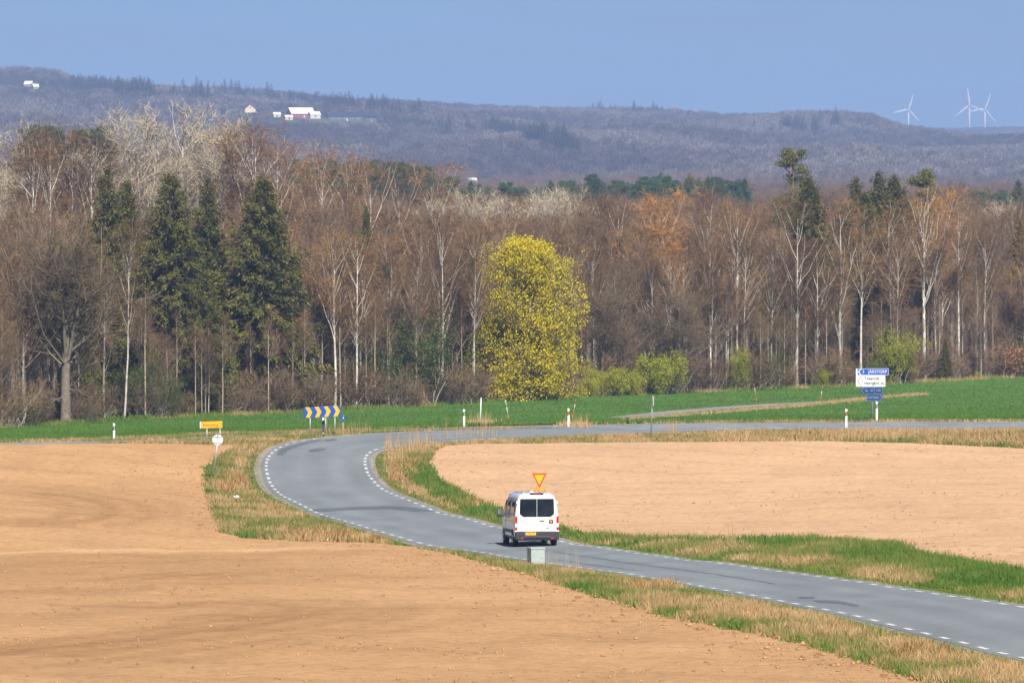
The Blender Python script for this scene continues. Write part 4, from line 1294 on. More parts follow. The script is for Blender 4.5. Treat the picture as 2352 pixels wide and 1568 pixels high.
# ---- wooded hills across the valley
T_far = tinted("far_bare_crowns", [(0.0, (0.060, 0.046, 0.041)), (0.5, (0.100, 0.077, 0.066)), (1.0, (0.165, 0.13, 0.108))], rnd=0.9)
T_far_pale = tinted("far_pale_crowns", [(0.0, (0.10, 0.085, 0.075)), (0.5, (0.16, 0.135, 0.115)), (1.0, (0.24, 0.205, 0.17))], rnd=0.8)
T_far_dark = tinted("far_dark_crowns", [(0.0, (0.038, 0.029, 0.027)), (0.5, (0.068, 0.052, 0.046)), (1.0, (0.11, 0.085, 0.072))], rnd=0.8)
T_fargreen = tinted("far_conifers", [(0.0, (0.004, 0.010, 0.007)), (0.5, (0.010, 0.020, 0.012)), (1.0, (0.022, 0.036, 0.018))], rnd=0.2)
def far_tree(seed, n, w, h0):
    rng = np.random.default_rng(seed)
    T, C = Acc(), Acc()
    # stem
    S = stem_line(rng, 12, 4, 0.02)[None]
    V, q = tubes(S, np.array([0.28]), np.array([0.08]), 4)
    T.add(V, q, 0.5)
    u = unit(rng.normal(size=(n, 3))) * rng.uniform(0.35, 1, n)[:, None] ** 0.6
    c = u * np.array([w, w, 5.2]) + np.array([0, 0, h0])
    d = unit(u * np.array([0.8, 0.8, 0.5]) + np.array([0, 0, 0.9]) + rng.normal(0, 0.25, (n, 3)))
    sd = perp(d, rng) * rng.uniform(0.10, 0.22, n)[:, None]
    e = c + d * rng.uniform(0.8, 1.9, n)[:, None]
    V = np.stack([c - sd, c + sd, e], 1).reshape(-1, 3)
    C.add(V, np.arange(len(V)).reshape(-1, 3), tri_tint(n, rng, 0.1, 0.9))
    return T, C, None
for i in range(4):
    proto("fartree#%d" % i, far_tree(200 + i, 420, (3.6, 4.2, 3.2, 4.6)[i], 8.5), 15, B_grey, (T_far_dark, T_far, T_far, T_far_pale)[i])
for i in range(2):
    proto("farspruce#%d" % i, spruce(210 + i, 16, 3.9, dens=0.42, ragged=0.25), 16, B_conifer, T_fargreen)
PROTO['farspruce'] = PROTO['farspruce']
coll_far, nfar = kinds_collection("wood_kinds_far", [('fartree', None, None)])
coll_fc, nfc = kinds_collection("wood_kinds_conifer", [('farspruce', None, None)])
def hill_D(x, y, tree=15.0):
    """distance at which the wooded hillside shows in that direction (1024-wide units)"""
    Ys = np.arange(2400, 8000, 20.0)
    xx = (x - 512) / FPX
    j = np.where(ground(xx * Ys, Ys) + tree >= CAMZ + (HORIZON - y) / FPX * Ys)[0]
    return Ys[j[0]] if len(j) else 7900.0
OPEN = [(x0 / K, x1 / K, hill_D((x0 + x1) / 2 / K, y / K)) for x0, x1, y in [(622, 742, 274), (755, 880, 281), (565, 592, 259), (58, 92, 202), (1070, 1095, 422), (1152, 1176, 430)]]
n = 96000
Y = np.sqrt(2350.0 ** 2 + (8350.0 ** 2 - 2350.0 ** 2) * grng.uniform(0, 1, n))
px = grng.uniform(-420, 1440, n)
X = (px - 512) / FPX * Y
keep = np.ones(n, bool)
for a, b, D in OPEN:
    keep &= ~((px > a) & (px < b) & (Y > D - 14) & (Y < D + 60))
X, Y, px = X[keep], Y[keep], px[keep]
Z = ground(X, Y)
# stands of one kind
pt = 1.1 * np.sin(X / 71 + 1.7 * np.sin(Y / 290)) + 0.9 * np.sin(Y / 165 - X / 104) + grng.normal(0, 0.8, len(X))
pk = np.digitize(pt, [-1.1, 0.1, 1.25])
hh = grng.uniform(12, 19, len(X)) * np.where(pt > 1.25, 1.1, 1.0)
fine = Y < 4700
pf = np.where(pt[fine] < -1.1, grng.integers(4, 7, fine.sum()), np.where(pt[fine] < 0.9, grng.integers(7, 9, fine.sum()), grng.integers(0, 9, fine.sum())))
scatter("valley_woodland", np.column_stack([X[fine], Y[fine], Z[fine] - 0.5]), hh[fine], pf, coll_mid, "greyish bare woods filling the valley beyond the pines")
cs = ~fine
X, Y, Z, pt, pk, hh = X[cs], Y[cs], Z[cs], pt[cs], pk[cs], hh[cs]
scatter("hillside_woodland", np.column_stack([X, Y, Z - 0.5]), hh, pk, coll_far, "purple-grey bare woods covering the far hillside", wide=np.full(len(X), 1.25))
# far ridge on the right
n = 5000
Y2 = grng.uniform(11600, 12800, n); px2 = grng.uniform(700, 1150, n); X2 = (px2 - 512) / FPX * Y2
scatter("ridge_woodland", np.column_stack([X2, Y2, ground(X2, Y2) - 1]), grng.uniform(12, 20, n), grng.integers(0, nfar, n), coll_far, "faint blue wooded ridge on the horizon at the right", wide=np.full(n, 2.0))
# dark conifers of the hillside
pts, sc, pk = [], [], []
def conifers(n, x0, y0, x1, y1, D, jit, h, Yj=30):
    """along a line of foot points in photo units, at about the distance D"""
    for k in range(n):
        f = grng.uniform()
        x = (x0 + (x1 - x0) * f) / K + grng.normal(0, jit); y = (y0 + (y1 - y0) * f) / K
        xx = (x - 512) / FPX
        Yd = hill_D(x, y) + grng.normal(0, Yj)
        pts.append((xx * Yd, Yd, gz(xx * Yd, Yd) - 0.5)); sc.append((h + 6) * grng.uniform(0.85, 1.2)); pk.append(grng.integers(0, nfc))
conifers(130, 160, 200, 350, 210, 4400, 1.5, 19)
conifers(130, 380, 213, 900, 243, 4450, 2, 16)
conifers(16, 420, 205, 620, 222, 4450, 2, 20)
conifers(40, 640, 232, 960, 250, 4450, 2, 18)
conifers(10, 1010, 292, 1110, 296, 3900, 1.5, 17)
conifers(110, 1130, 296, 1320, 332, 3700, 2.2, 17)
conifers(12, 1200, 312, 1300, 325, 3700, 2, 20)
conifers(5, 1400, 300, 1460, 345, 3700, 2, 15)
conifers(20, 1800, 292, 1900, 290, 4200, 2, 19)
conifers(6, 1900, 278, 1990, 275, 4400, 2, 19)
conifers(7, 750, 300, 800, 310, 4000, 8, 11)
conifers(4, 170, 330, 190, 335, 3000, 4, 18)
conifers(5, 930, 390, 960, 395, 2700, 5, 16)
conifers(7, 1280, 290, 2300, 330, 4000, 10, 11)
conifers(7, 1550, 330, 2200, 380, 3300, 10, 12)
conifers(30, 640, 250, 1000, 285, 5500, 8, 14)
conifers(25, 1450, 272, 1800, 300, 5500, 8, 14)
conifers(40, 60, 205, 170, 190, 5500, 4, 14)
conifers(18, 1360, 240, 1520, 250, 5500, 4, 16)
conifers(40, 100, 240, 600, 262, 5500, 8, 12)
scatter("hillside_conifers", np.array(pts), np.array(sc), pk, coll_fc, "dark conifers scattered and clumped on the far hillside")
# ------------------------------------------------------------------ materials of made things
M_steel = plain("galvanised_steel", (0.36, 0.38, 0.40), 0.45, 0.6, var=0.2)
M_postw = plain("white_post_plastic", (0.62, 0.62, 0.60), 0.45, var=0.06)
M_black = plain("black_film", (0.018, 0.018, 0.018), 0.4)
M_orange_refl = plain("orange_reflector", (0.75, 0.20, 0.01), 0.3)
M_white_refl = plain("white_reflector", (0.62, 0.66, 0.68), 0.3)
M_red = plain("red_stake_paint", (0.55, 0.07, 0.03), 0.5, var=0.25)
M_whitep = plain("white_paint", (0.60, 0.60, 0.585), 0.5, var=0.08)
M_blue = plain("sign_blue", (0.006, 0.070, 0.36), 0.35, var=0.06)
M_deepblue = plain("shaded_sign_blue", (0.006, 0.028, 0.115), 0.5, var=0.25)  # sign blue with the angled lower boards' shade put into the colour
M_shaded = plain("shaded_lettering", (0.15, 0.24, 0.42), 0.5)  # lettering and borders darkened to match the shade painted on the lower boards
M_yellow = plain("sign_orange_yellow", (0.86, 0.37, 0.005), 0.35, var=0.05)
M_redo = plain("sign_red_border", (0.78, 0.055, 0.008), 0.35, var=0.05)
M_brown = plain("sign_brown", (0.085, 0.022, 0.012), 0.5)
M_signback = plain("grey_sign_back", (0.56, 0.61, 0.57), 0.5, 0.1, var=0.1, scale=3)
M_wood = plain("weathered_wood", (0.30, 0.20, 0.11), 0.8, var=0.3)
M_cab = plain("pale_green_sheet_metal", (0.31, 0.37, 0.335), 0.5, 0.0, var=0.18, scale=5)
M_cabd = plain("cabinet_plinth", (0.33, 0.35, 0.31), 0.7, var=0.25)
M_van = plain("white_van_paint", (0.80, 0.80, 0.80), 0.22, var=0.03, coat=0.8)
M_glass, gn_, gl_, gb_ = new_mat("tinted_glass")
gf_ = noise(gn_, gl_, 1.5, 2, 0.5, coord='obj')
gl_.new(ramp(gn_, gl_, gf_, [(0.4, (0.006, 0.010, 0.016)), (0.7, (0.018, 0.022, 0.028))]), gb_.inputs['Base Color'])
gb_.inputs['Roughness'].default_value = 0.03
gb_.inputs['Specular IOR Level'].default_value = 0.7
M_plast = plain("dark_bumper_plastic", (0.022, 0.023, 0.027), 0.5, var=0.15)
M_rubber = plain("tyre_rubber", (0.018, 0.018, 0.019), 0.8)
M_rim = plain("wheel_rim", (0.30, 0.31, 0.33), 0.35, 0.7)
M_lampred = plain("red_lamp_lens", (0.55, 0.012, 0.010), 0.12, coat=0.5)
M_lampclear = plain("clear_lamp_lens", (0.60, 0.58, 0.58), 0.12, coat=0.5)
M_plate = plain("yellow_number_plate", (0.84, 0.45, 0.01), 0.4)
M_chrome = plain("bright_trim", (0.6, 0.6, 0.62), 0.15, 0.9)

# ------------------------------------------------------------------ the minibus
VY = 334.0
vx = (537 - 512) / FPX * VY
VH = rad(7.3)
_dz = gz(vx - math.sin(VH) * 4.5, VY + 4.5) - gz(vx, VY)
van = thing("minibus", "white minibus with dark rear windows driving away along the road", "van", (vx, VY, gz(vx, VY) + 0.045), VH)
van.rotation_euler = (math.atan2(_dz, 4.5), 0, VH)
ZP = np.array([0.34, 0.46, 0.80, 1.20, 1.50, 1.90, 2.20, 2.34, 2.44, 2.49, 2.51])
XP = np.array([0.97, 1.025, 1.03, 1.03, 1.015, 0.965, 0.905, 0.855, 0.76, 0.58, 0.0])
ST = [(0.0, 2.40, .985), (.05, 2.455, .995), (.22, 2.50, 1), (1.5, 2.53, 1), (3.3, 2.51, 1), (3.75, 2.44, 1), (4.15, 2.12, .995), (4.6, 1.66, .985), (4.85, 1.42, .97), (5.2, 1.26, .95), (5.45, 1.05, .90), (5.54, .80, .82)]
def van_body():
    v, f = [], []
    nn = len(ZP) * 2 - 1
    for (y, zr, wm) in ST:
        z = np.where(ZP > 1.2, 1.2 + (ZP - 1.2) * (zr - 1.2) / 1.31, ZP) if zr > 1.25 else 0.34 + (ZP - 0.34) * (zr - 0.34) / 2.17
        x = XP * wm
        ring = [(-a, y, b) for a, b in zip(x, z)] + [(a, y, b) for a, b in zip(x[-2::-1], z[-2::-1])]
        v += ring
    for s in range(len(ST) - 1):
        for i in range(nn):
            a = s * nn + i; b = s * nn + (i + 1) % nn
            f.append((a, b, b + nn, a + nn))
    bm = bmesh.new()
    vs = [bm.verts.new(p) for p in v]
    for q in f: bm.faces.new([vs[i] for i in q])
    bm.faces.new(vs[:nn][::-1]); bm.faces.new(vs[-nn:])
    bmesh.ops.recalc_face_normals(bm, faces=bm.faces)
    o = bm_obj("body", bm, M_van, van)
    for p in o.data.polygons:
        p.use_smooth = abs(p.normal.y) < 0.8
    return o
vbody = van_body()
def side_x(z):
    return float(np.interp(z, ZP, XP))
def side_patch(name, y0, y1, z0, z1, mat, side, lift=0.006, slant=0.0, parent=None):
    ys = np.linspace(y0, y1, 6); zs = np.linspace(z0, z1, 7)
    V, F = [], []
    for z in zs:
        for y in ys:
            yy = min(y, y1 - slant * (z - z0))
            V.append((side * (side_x(z) + lift), yy, z))
    for j in range(6):
        for i in range(5):
            a = j * 6 + i
            F.append((a, a + 1, a + 7, a + 6))
    o = link(name, mesh_np(name, V, np.array(F), True), parent or van, mat)
    sm = o.modifiers.new("thickness", 'SOLIDIFY'); sm.thickness = 0.012; sm.offset = 1
    return o
for sd in (-1, 1):
    side_patch("side_window", 0.42, 2.05, 1.42, 2.16, M_glass, sd)
    side_patch("side_window", 2.11, 3.45, 1.42, 2.16, M_glass, sd)
    side_patch("front_door_window", 3.56, 4.55, 1.40, 2.12, M_glass, sd, slant=0.8)
    side_patch("side_moulding", 0.75, 3.75, 0.60, 0.76, M_plast, sd, 0.012)
    side_patch("sill_trim", 0.5, 4.9, 0.36, 0.46, M_plast, sd, 0.008)
    side_patch("door_handle", 3.45, 3.62, 1.12, 1.17, M_plast, sd, 0.02)
    side_patch("panel_seam", 3.485, 3.50, 0.5, 2.2, M_black, sd, 0.003)
    side_patch("panel_seam", 0.20, 0.212, 0.8, 2.25, M_black, sd, 0.003)
    for yy in (0.98, 4.28):
        ar = []
        for k in range(13):
            t = math.pi * k / 12
            ar.append((0.44 * math.cos(t), 0.36 + 0.44 * math.sin(t)))
        plate("wheel_arch", ar, 0.016, (sd * 1.034, yy, 0), M_black, van, (0, 0, math.pi / 2) if sd > 0 else (0, 0, -math.pi / 2))
        w = cyl("wheel", 0.345, 0.345, 0.24, (sd * 0.80, yy, 0.345), M_rubber, van, (0, sd * math.pi / 2, 0), 24)
        cyl("rim", 0.215, 0.19, 0.012, (0, 0, 0.238), M_rim, w, (0, 0, 0), 18)
        cyl("hub", 0.07, 0.06, 0.02, (0, 0, 0.249), M_plast, w, (0, 0, 0), 10)
    # mirror on an arm
    mr = box("wing_mirror", (0.23, 0.13, 0.42), (sd * 1.24, 4.30, 1.47), M_plast, van, (0, 0, 0), 0.045)
    box("mirror_arm", (0.16, 0.05, 0.07), (-sd * 0.14, 0.0, -0.12), M_plast, mr, (0, 0, 0), 0.015)
    box("mirror_glass", (0.17, 0.006, 0.22), (0, -0.066, 0.06), M_chrome, mr)
    # tail lamps wrap the rear corners
    tl = box("tail_lamp", (0.115, 0.12, 0.66), (sd * 0.975, 0.035, 1.085), M_lampred, van, (0, 0, 0), 0.02)
    box("reversing_lens", (0.119, 0.124, 0.19), (0, 0, -0.09), M_lampclear, tl, (0, 0, 0), 0.015)
    box("corner_cap", (0.15, 0.12, 0.13), (sd * 0.965, 0.01, 0.685), M_van, van, (0, 0, 0), 0.03)
    box("door_hinge", (0.07, 0.06, 0.12), (sd * 0.945, -0.01, 2.07), M_van, van, (0, 0, 0), 0.02)
    box("rear_reflector", (0.13, 0.012, 0.055), (sd * 0.70, -0.105, 0.385), M_lampred, van, (0, 0, 0), 0.004)
    x0 = 0.012 * sd; x1 = 0.80 * sd
    oc = [(x0, 1.385), (x0, 2.235), (x1 * 0.985, 2.235), (x1 * 0.999, 2.21), (x1 * 1.025, 1.60), (x1 * 1.0, 1.50), (x1 * 0.80, 1.385)]
    gl = plate("rear_window", oc if sd < 0 else oc[::-1], 0.014, (0, -0.012, 0), M_glass, van)
    box("wiper", (0.018, 0.012, 0.24), (sd * 0.20, -0.006, 1.50), M_black, gl, (0, sd * 0.5, 0))
box("bumper", (2.07, 0.30, 0.40), (0, 0.045, 0.51), M_plast, van, (0, 0, 0), 0.07, 3)
box("bumper_step", (1.30, 0.10, 0.09), (0, -0.09, 0.44), M_plast, van, (0, 0, 0), 0.02)
box("door_gap", (0.012, 0.008, 1.62), (0, -0.002, 1.54), M_cabd, van)
box("door_gap", (1.72, 0.008, 0.012), (0, -0.002, 0.745), M_black, van)
pl = box("number_plate", (0.53, 0.012, 0.125), (-0.33, -0.112, 0.60), M_plate, van)
box("country_strip", (0.045, 0.004, 0.118), (-0.24, -0.008, 0), M_blue, pl)
lettering("registration_lettering", "CMK 270", 0.115, (0.02, -0.009, 0), M_black, pl, sx=0.85)
box("handle", (0.23, 0.03, 0.05), (0.235, -0.012, 1.19), M_black, van, (0, 0, 0), 0.012)
box("lower_handle", (0.14, 0.02, 0.045), (0.50, -0.008, 0.845), M_black, van, (0, 0, 0), 0.018)
bd = cyl("badge", 0.115, 0.115, 0.008, (0.67, -0.003, 1.165), M_black, van, (math.pi / 2, 0, 0), 28)
box("badge_letter_bar", (0.115, 0.034, 0.004), (0, 0.035, 0.010), M_yellow, bd)
box("badge_letter_stem", (0.040, 0.11, 0.004), (0, -0.018, 0.0115), M_yellow, bd)
lettering("model_lettering", "TRANSIT", 0.085, (-0.42, -0.004, 1.195), M_cabd, van, sx=1.15, spacing=1.15)
hb = box("high_brake_lamp", (0.64, 0.14, 0.085), (0.0, 0.05, 2.47), M_black, van, (0.15, 0, 0), 0.035)
box("lens", (0.36, 0.02, 0.04), (0, -0.066, 0.008), M_lampred, hb, (0, 0, 0), 0.008)
cyl("roof_antenna", 0.10, 0.06, 0.10, (-0.22, 0.30, 2.49), M_whitep, van, (0, 0, 0), 16)
box("roof_dome", (0.22, 0.30, 0.075), (-0.20, 0.34, 2.52), M_whitep, van, (0, 0, 0), 0.035, 3)
for k in range(5):
    box("roof_rib", (0.05, 3.0, 0.02), (-0.6 + 0.3 * k, 1.9, 2.515), M_van, van, (0, 0, 0), 0.008)
wsx = [(-0.84, 4.62, 1.64), (0.84, 4.62, 1.64), (0.80, 3.86, 2.36), (-0.80, 3.86, 2.36)]
ws = link("windscreen", mesh_np("windscreen", [(x, y + 0.02, z + 0.02) for x, y, z in wsx], np.array([(0, 1, 2, 3)])), van, M_glass)
sm = ws.modifiers.new("thickness", 'SOLIDIFY'); sm.thickness = 0.015
for sd in (-1, 1):
    box("headlamp", (0.32, 0.10, 0.26), (sd * 0.72, 5.42, 0.93), M_lampclear, van, (0, 0, -sd * 0.4), 0.04)
box("grille", (0.95, 0.05, 0.24), (0, 5.52, 0.72), M_black, van, (0, 0, 0), 0.03)
box("rear_axle", (1.40, 0.16, 0.16), (0, 0.98, 0.34), M_black, van, (0, 0, 0), 0.04)
cyl("exhaust", 0.04, 0.04, 0.5, (0.42, -0.02, 0.30), M_steel, van, (-math.pi / 2, 0, 0), 10)
box("underbody", (1.70, 4.6, 0.18), (0, 2.6, 0.36), M_black, van, (0, 0, 0), 0.03)

# ------------------------------------------------------------------ signs and posts
class Spot:
    """a foot point on the ground and conversions of photo units (2352 wide) to local metres at that distance"""
    def __init__(s, x, y, Y=None):
        if Y is None:
            s.p = P(x, y)
        else:
            X = (x / K - 512) / FPX * Y
            s.p = Vector((X, Y, gz(X, Y)))
        s.Y = s.p.y
        s.s = FPX / s.Y
    def x(s, px): return (px / K - 512) / FPX * s.Y - s.p.x
    def z(s, py): return ray_pt(512, py / K, s.Y)[2] - s.p.z
    def m(s, d): return d / K / s.s
def post(name, h, w, loc, mat, parent, rot=(0, 0, 0)):
    return cyl(name, w, w, h, loc, mat, parent, rot, 10)

# roadside delineators
def delineator(x, yb, yt, refl, label, lean=0.0):
    sp = Spot(x, yb)
    t = thing("delineator_post", label, "marker post", sp.p, 0, "white delineator posts along the roads")
    h = sp.z(yt); w = 0.135; lz = 0.055
    t.rotation_euler = (0, lean, 0)
    plate("shaft", [(-w / 2, -0.15), (w / 2, -0.15), (w / 2, h - lz), (-w / 2, h)], 0.07, (0, 0, 0), M_postw, t)
    b = plate("band", [(-w / 2 - .003, h - 0.50), (w / 2 + .003, h - 0.44), (w / 2 + .003, h - 0.18), (-w / 2 - .003, h - 0.23)], 0.076, (0, -0.003, 0), M_black, t)
    if refl == 'white':
        plate("reflector", [(-0.008, h - 0.41), (0.03, h - 0.40), (0.03, h - 0.26), (-0.008, h - 0.27)], 0.004, (0, -0.006, 0), M_white_refl, b)
    elif refl == 'orange':
        plate("reflector", [(-0.05, h - 0.32), (0.05, h - 0.30), (0.05, h - 0.25), (-0.05, h - 0.27)], 0.004, (0, -0.006, 0), M_orange_refl, b)
        plate("reflector", [(-0.05, h - 0.41), (0.05, h - 0.39), (0.05, h - 0.35), (-0.05, h - 0.37)], 0.004, (0, -0.006, 0), M_orange_refl, b)
delineator(262, 1011, 970, 'white', "white delineator post left of the orange direction sign")
delineator(742, 998, 957, None, "white delineator post with a plain black band under the chevron board", 0.02)
delineator(1066, 979.5, 938, 'white', "white delineator post with a pale reflector beside a bare grey stake")
delineator(1306, 980.5, 936, 'orange', "white delineator post with orange reflectors beside a leaning red stake")
delineator(1944, 986, 937, 'orange', "white delineator post with orange reflectors on the dry verge left of the guide signs")
delineator(2014, 968, 920, 'white', "white delineator post right behind the guide sign pole")

# thin stakes in the green field and the verge
def stake(x0, y0, x1, y1, mats, label, r=0.035):
    sp = Spot(x0, y0)
    t = thing("marking_stake", label, "stake", sp.p, 0, "thin stakes standing beside the junction")
    h = sp.z(y1); dx = sp.x(x1)
    L = math.hypot(h, dx); a = math.atan2(dx, h)
    t.rotation_euler = (0, a, 0)
    k = len(mats)
    for i, mm in enumerate(mats):
        post("stake_section", L / k + (0.2 if i == 0 else 0), r * (1 - 0.1 * i), (0, 0, L * i / k - (0.2 if i == 0 else 0)), mm, t)
stake(1103, 977, 1105, 912, (M_signback,), "bare grey stake standing upright in a dry tuft", 0.04)
stake(1169, 967, 1161, 917, (M_red, M_whitep, M_whitep), "thin stake with a white top, leaning left")
stake(1314, 962, 1323, 916, (M_red, M_red, M_whitep, M_red), "red stake leaning right behind a delineator post")
stake(1738, 923, 1732, 879, (M_red, M_red, M_whitep, M_red), "bright orange-red stake beside the field track")
stake(1884, 920, 1890, 885, (M_red, M_whitep, M_red), "slim reddish stake at the end of the field track")

sp = Spot(1495, 1001)
t = thing("roadside_sign", "slim grey signpost seen edge-on in the dry verge", "sign", sp.p)
t.rotation_euler = (0, 0.045, 0)
h = sp.z(907)
post("pole", h + 0.2, 0.04, (0, 0, -0.2), M_steel, t)
box("sign_plate", (0.03, 0.55, 0.62), (0.03, 0.0, h - 0.36), M_signback, t, (0, 0, 0.12))

# wooden post with a small blue plate
sp = Spot(788, 990)
t = thing("footpath_marker", "short wooden post with a blue plate right of the chevron board", "marker post", sp.p)
h = sp.z(953)
box("shaft", (0.14, 0.10, h + 0.1), (0, 0, h / 2 - 0.05), M_wood, t)
bp = box("plate", (0.19, 0.02, h * 0.36), (0, -0.065, h * 0.80), M_blue, t)
box("symbol", (0.05, 0.004, 0.12), (0.02, -0.013, 0.05), M_whitep, bp)

# chevron board
sp = Spot(745, 999)
t = thing("chevron_board", "blue board with four orange chevrons on the outside of the bend", "road sign", sp.p)
x0, x1, zt, zb = sp.x(698.5), sp.x(783.5), sp.z(932), sp.z(956.5)
W, Hh = x1 - x0, zt - zb
for px in (712, 748, 769):
    post("pole", zb + 0.45, 0.035, (sp.x(px), 0.04, -0.3), M_steel, t)
bd = plate("board", [(0, 0), (W, 0), (W, Hh), (0, Hh)], 0.03, (x0, 0, zb - sp.m(2.2)), M_blue, t, (0, -0.050, 0))
for i in range(4):
    a = W * (0.045 + 0.25 * i); cw = W * 0.105; dp = W * 0.075
    def chev(o, w, y, mat, nm):
        pts = [(a + o, 0.012), (a + o + w, 0.012), (a + o + w + dp, Hh / 2), (a + o + w, Hh - 0.012), (a + o, Hh - 0.012), (a + o + dp, Hh / 2)]
        plate(nm, pts, 0.004, (0, y, 0), mat, bd)
    chev(-W * 0.012 + cw, W * 0.028, -0.003, M_brown, "chevron_edge")
    chev(0, cw, -0.006, M_yellow, "chevron")

# orange direction sign
sp = Spot(490, 1013)
t = thing("direction_sign", "orange arrow sign reading Ransberg on two thin poles", "road sign", sp.p)
x0, x1, zt, zb = sp.x(462.5), sp.x(510.5), sp.z(966), sp.z(981.5)
W, Hh = x1 - x0, zt - zb
for px in (475, 505):
    post("pole", zb + 0.4, 0.035, (sp.x(px), 0.03, -0.3), M_steel, t)
bd = plate("board", [(0, 0), (W, 0), (W, Hh), (0, Hh)], 0.035, (x0, 0, zb - sp.m(1)), M_yellow, t, (0, -0.03, 0))
e = 0.022
for pts in ([(0, 0), (W * .84, 0), (W * .84, e), (0, e)], [(0, Hh - e), (W * .84, Hh - e), (W * .84, Hh), (0, Hh)], [(0, e), (e, e), (e, Hh - e), (0, Hh - e)],
            [(W * .84, 0), (W * .84 + e * 1.4, 0), (W * .985, Hh / 2), (W * .96, Hh / 2)], [(W * .96, Hh / 2), (W * .985, Hh / 2), (W * .84 + e * 1.4, Hh), (W * .84, Hh)]):
    plate("border", pts, 0.003, (0, -0.004, 0), M_redo, bd)
lettering("place_name", "Ransberg", Hh * 0.62, (W * 0.44, -0.004, Hh * 0.47), M_black, bd, sx=0.92, weight=0.002, spacing=1.08)
br = box("bracket", (0.10, 0.10, Hh), (-0.055, 0.06, Hh / 2), M_signback, bd)
for k in range(3):
    box("rib", (0.104, 0.104, 0.02), (0, 0, Hh * (k - 1) * 0.33), M_black, br)

# round sign seen from behind
sp = Spot(490, 1101)
t = thing("round_sign", "round road sign seen from behind on a leaning grey pole", "road sign", sp.p)
h = sp.z(995); lean = math.atan2(sp.x(501), h)
t.rotation_euler = (0, lean, 0)
post("pole", h + 0.25, 0.035, (0, 0, -0.2), M_steel, t)
R = sp.m(12.2)
zc = sp.z(1008.5)
dc = cyl("sign_disc", R, R, 0.02, (0, 0.075, zc), M_signback, t, (math.pi / 2, 0, 0), 32)
for k in (-1, 1):
    box("clamp_bar", (R * 1.5, 0.03, 0.03), (0, 0.04, zc + k * R * 0.55), M_steel, t)

# blue and white guide signs on one pole
sp = Spot(2004, 0, Y=P(2004, 969).y + 3.0)
t = thing("guide_sign", "stack of blue and white direction boards on one pole by the junction", "road sign", sp.p)
cz = lambda y: sp.z((1440 + y / 5.2267) / (4096 / 2352))
cx = lambda x: sp.x((3380 + x / 5.2267) / (4096 / 2352))
post("pole", cz(300) + 0.3, 0.06, (cx(577), 0.125, -0.25), M_steel, t)
def board(nm, xa, xb, ya, yb, mat, y=0.0, rot=0.0):
    W, Hh = cx(xb) - cx(xa), cz(ya) - cz(yb)
    o = plate(nm, [(0, 0), (W, 0), (W, Hh), (0, Hh)], 0.03, (cx(xa), y, cz(yb)), mat, t, (0, rot, 0))
    return o, W, Hh
def frame(o, W, Hh, mat, e=0.022, sides='tbr'):
    L = {'t': [(0, Hh - e), (W, Hh - e), (W, Hh), (0, Hh)], 'b': [(0, 0), (W, 0), (W, e), (0, e)], 'r': [(W - e, e), (W, e), (W, Hh - e), (W - e, Hh - e)], 'l': [(0, e), (e, e), (e, Hh - e), (0, Hh - e)]}
    for c in sides: plate("border", L[c], 0.003, (0, -0.0035, 0), mat, o)
def vee(o, W, Hh, mat, left=True, e=0.05, reach=0.13):
    """arrow outline at one end"""
    if left: a = [(0.01, Hh / 2), (reach * W, 0), (reach * W + e, 0), (0.01 + e * 1.2, Hh / 2), (reach * W + e, Hh), (reach * W, Hh)]
    else: a = [(W - 0.01, Hh / 2), (W - reach * W, 0), (W - reach * W - e, 0), (W - 0.01 - e * 1.2, Hh / 2), (W - reach * W - e, Hh), (W - reach * W, Hh)][::-1]
    plate("arrow", a, 0.003, (0, -0.0045, 0), mat, o)
o, W, Hh = board("board", 267, 912, 170, 308, M_blue, 0, -0.008)
o['label'] = "bright blue board reading 3 JÄRSTORP"
frame(o, W, Hh, M_whitep, sides='tbr'); vee(o, W, Hh, M_whitep, True, 0.07, 0.11)
lettering("distance", "3", Hh * 0.60, (W * 0.185, -0.005, Hh * 0.5), M_whitep, o, weight=0.002)
lettering("place_name", "JÄRSTORP", Hh * 0.66, (W * 0.645, -0.005, Hh * 0.49), M_whitep, o, sx=0.85, weight=0.003, spacing=1.14)
o, W, Hh = board("board", 265, 845, 312, 548, M_whitep, 0, -0.004)
o['label'] = "white board reading 1 Tokeryds Herrgård"
vee(o, W, Hh, M_black, True, 0.035, 0.145)
lettering("distance", "1", Hh * 0.30, (W * 0.185, -0.005, Hh * 0.48), M_black, o, weight=0.006)
lettering("place_name", "Tokeryds", Hh * 0.38, (W * 0.515, -0.005, Hh * 0.72), M_black, o, sx=0.86, weight=0.007, spacing=1.08)
lettering("place_name", "Herrgård", Hh * 0.38, (W * 0.515, -0.005, Hh * 0.30), M_black, o, sx=0.86, weight=0.007, spacing=1.08)
box("divider", (0.012, 0.004, Hh), (W * 0.835, -0.003, Hh / 2), M_cabd, o)
box("divider", (W * 0.15, 0.004, 0.012), (W * 0.915, -0.003, Hh * 0.5), M_cabd, o)
plate("symbol", [(W * .86, Hh * .38), (W * .86, Hh * .12), (W * .88, Hh * .12), (W * .885, Hh * .24), (W * .93, Hh * .24), (W * .965, Hh * .14), (W * .98, Hh * .2), (W * .94, Hh * .31), (W * .90, Hh * .31), (W * .885, Hh * .41)], 0.003, (0, -0.0035, 0), M_black, o)
o, W, Hh = board("board", 335, 785, 563, 692, M_deepblue, 0.01, -0.01)
o['label'] = "dull blue board with the road numbers 26, 47 and 195"
frame(o, W, Hh, M_shaded, 0.016, 'tr'); vee(o, W, Hh, M_shaded, True, 0.03, 0.13)
box("divider", (0.02, 0.004, Hh * 0.9), (W * 0.63, -0.003, Hh / 2), M_shaded, o)
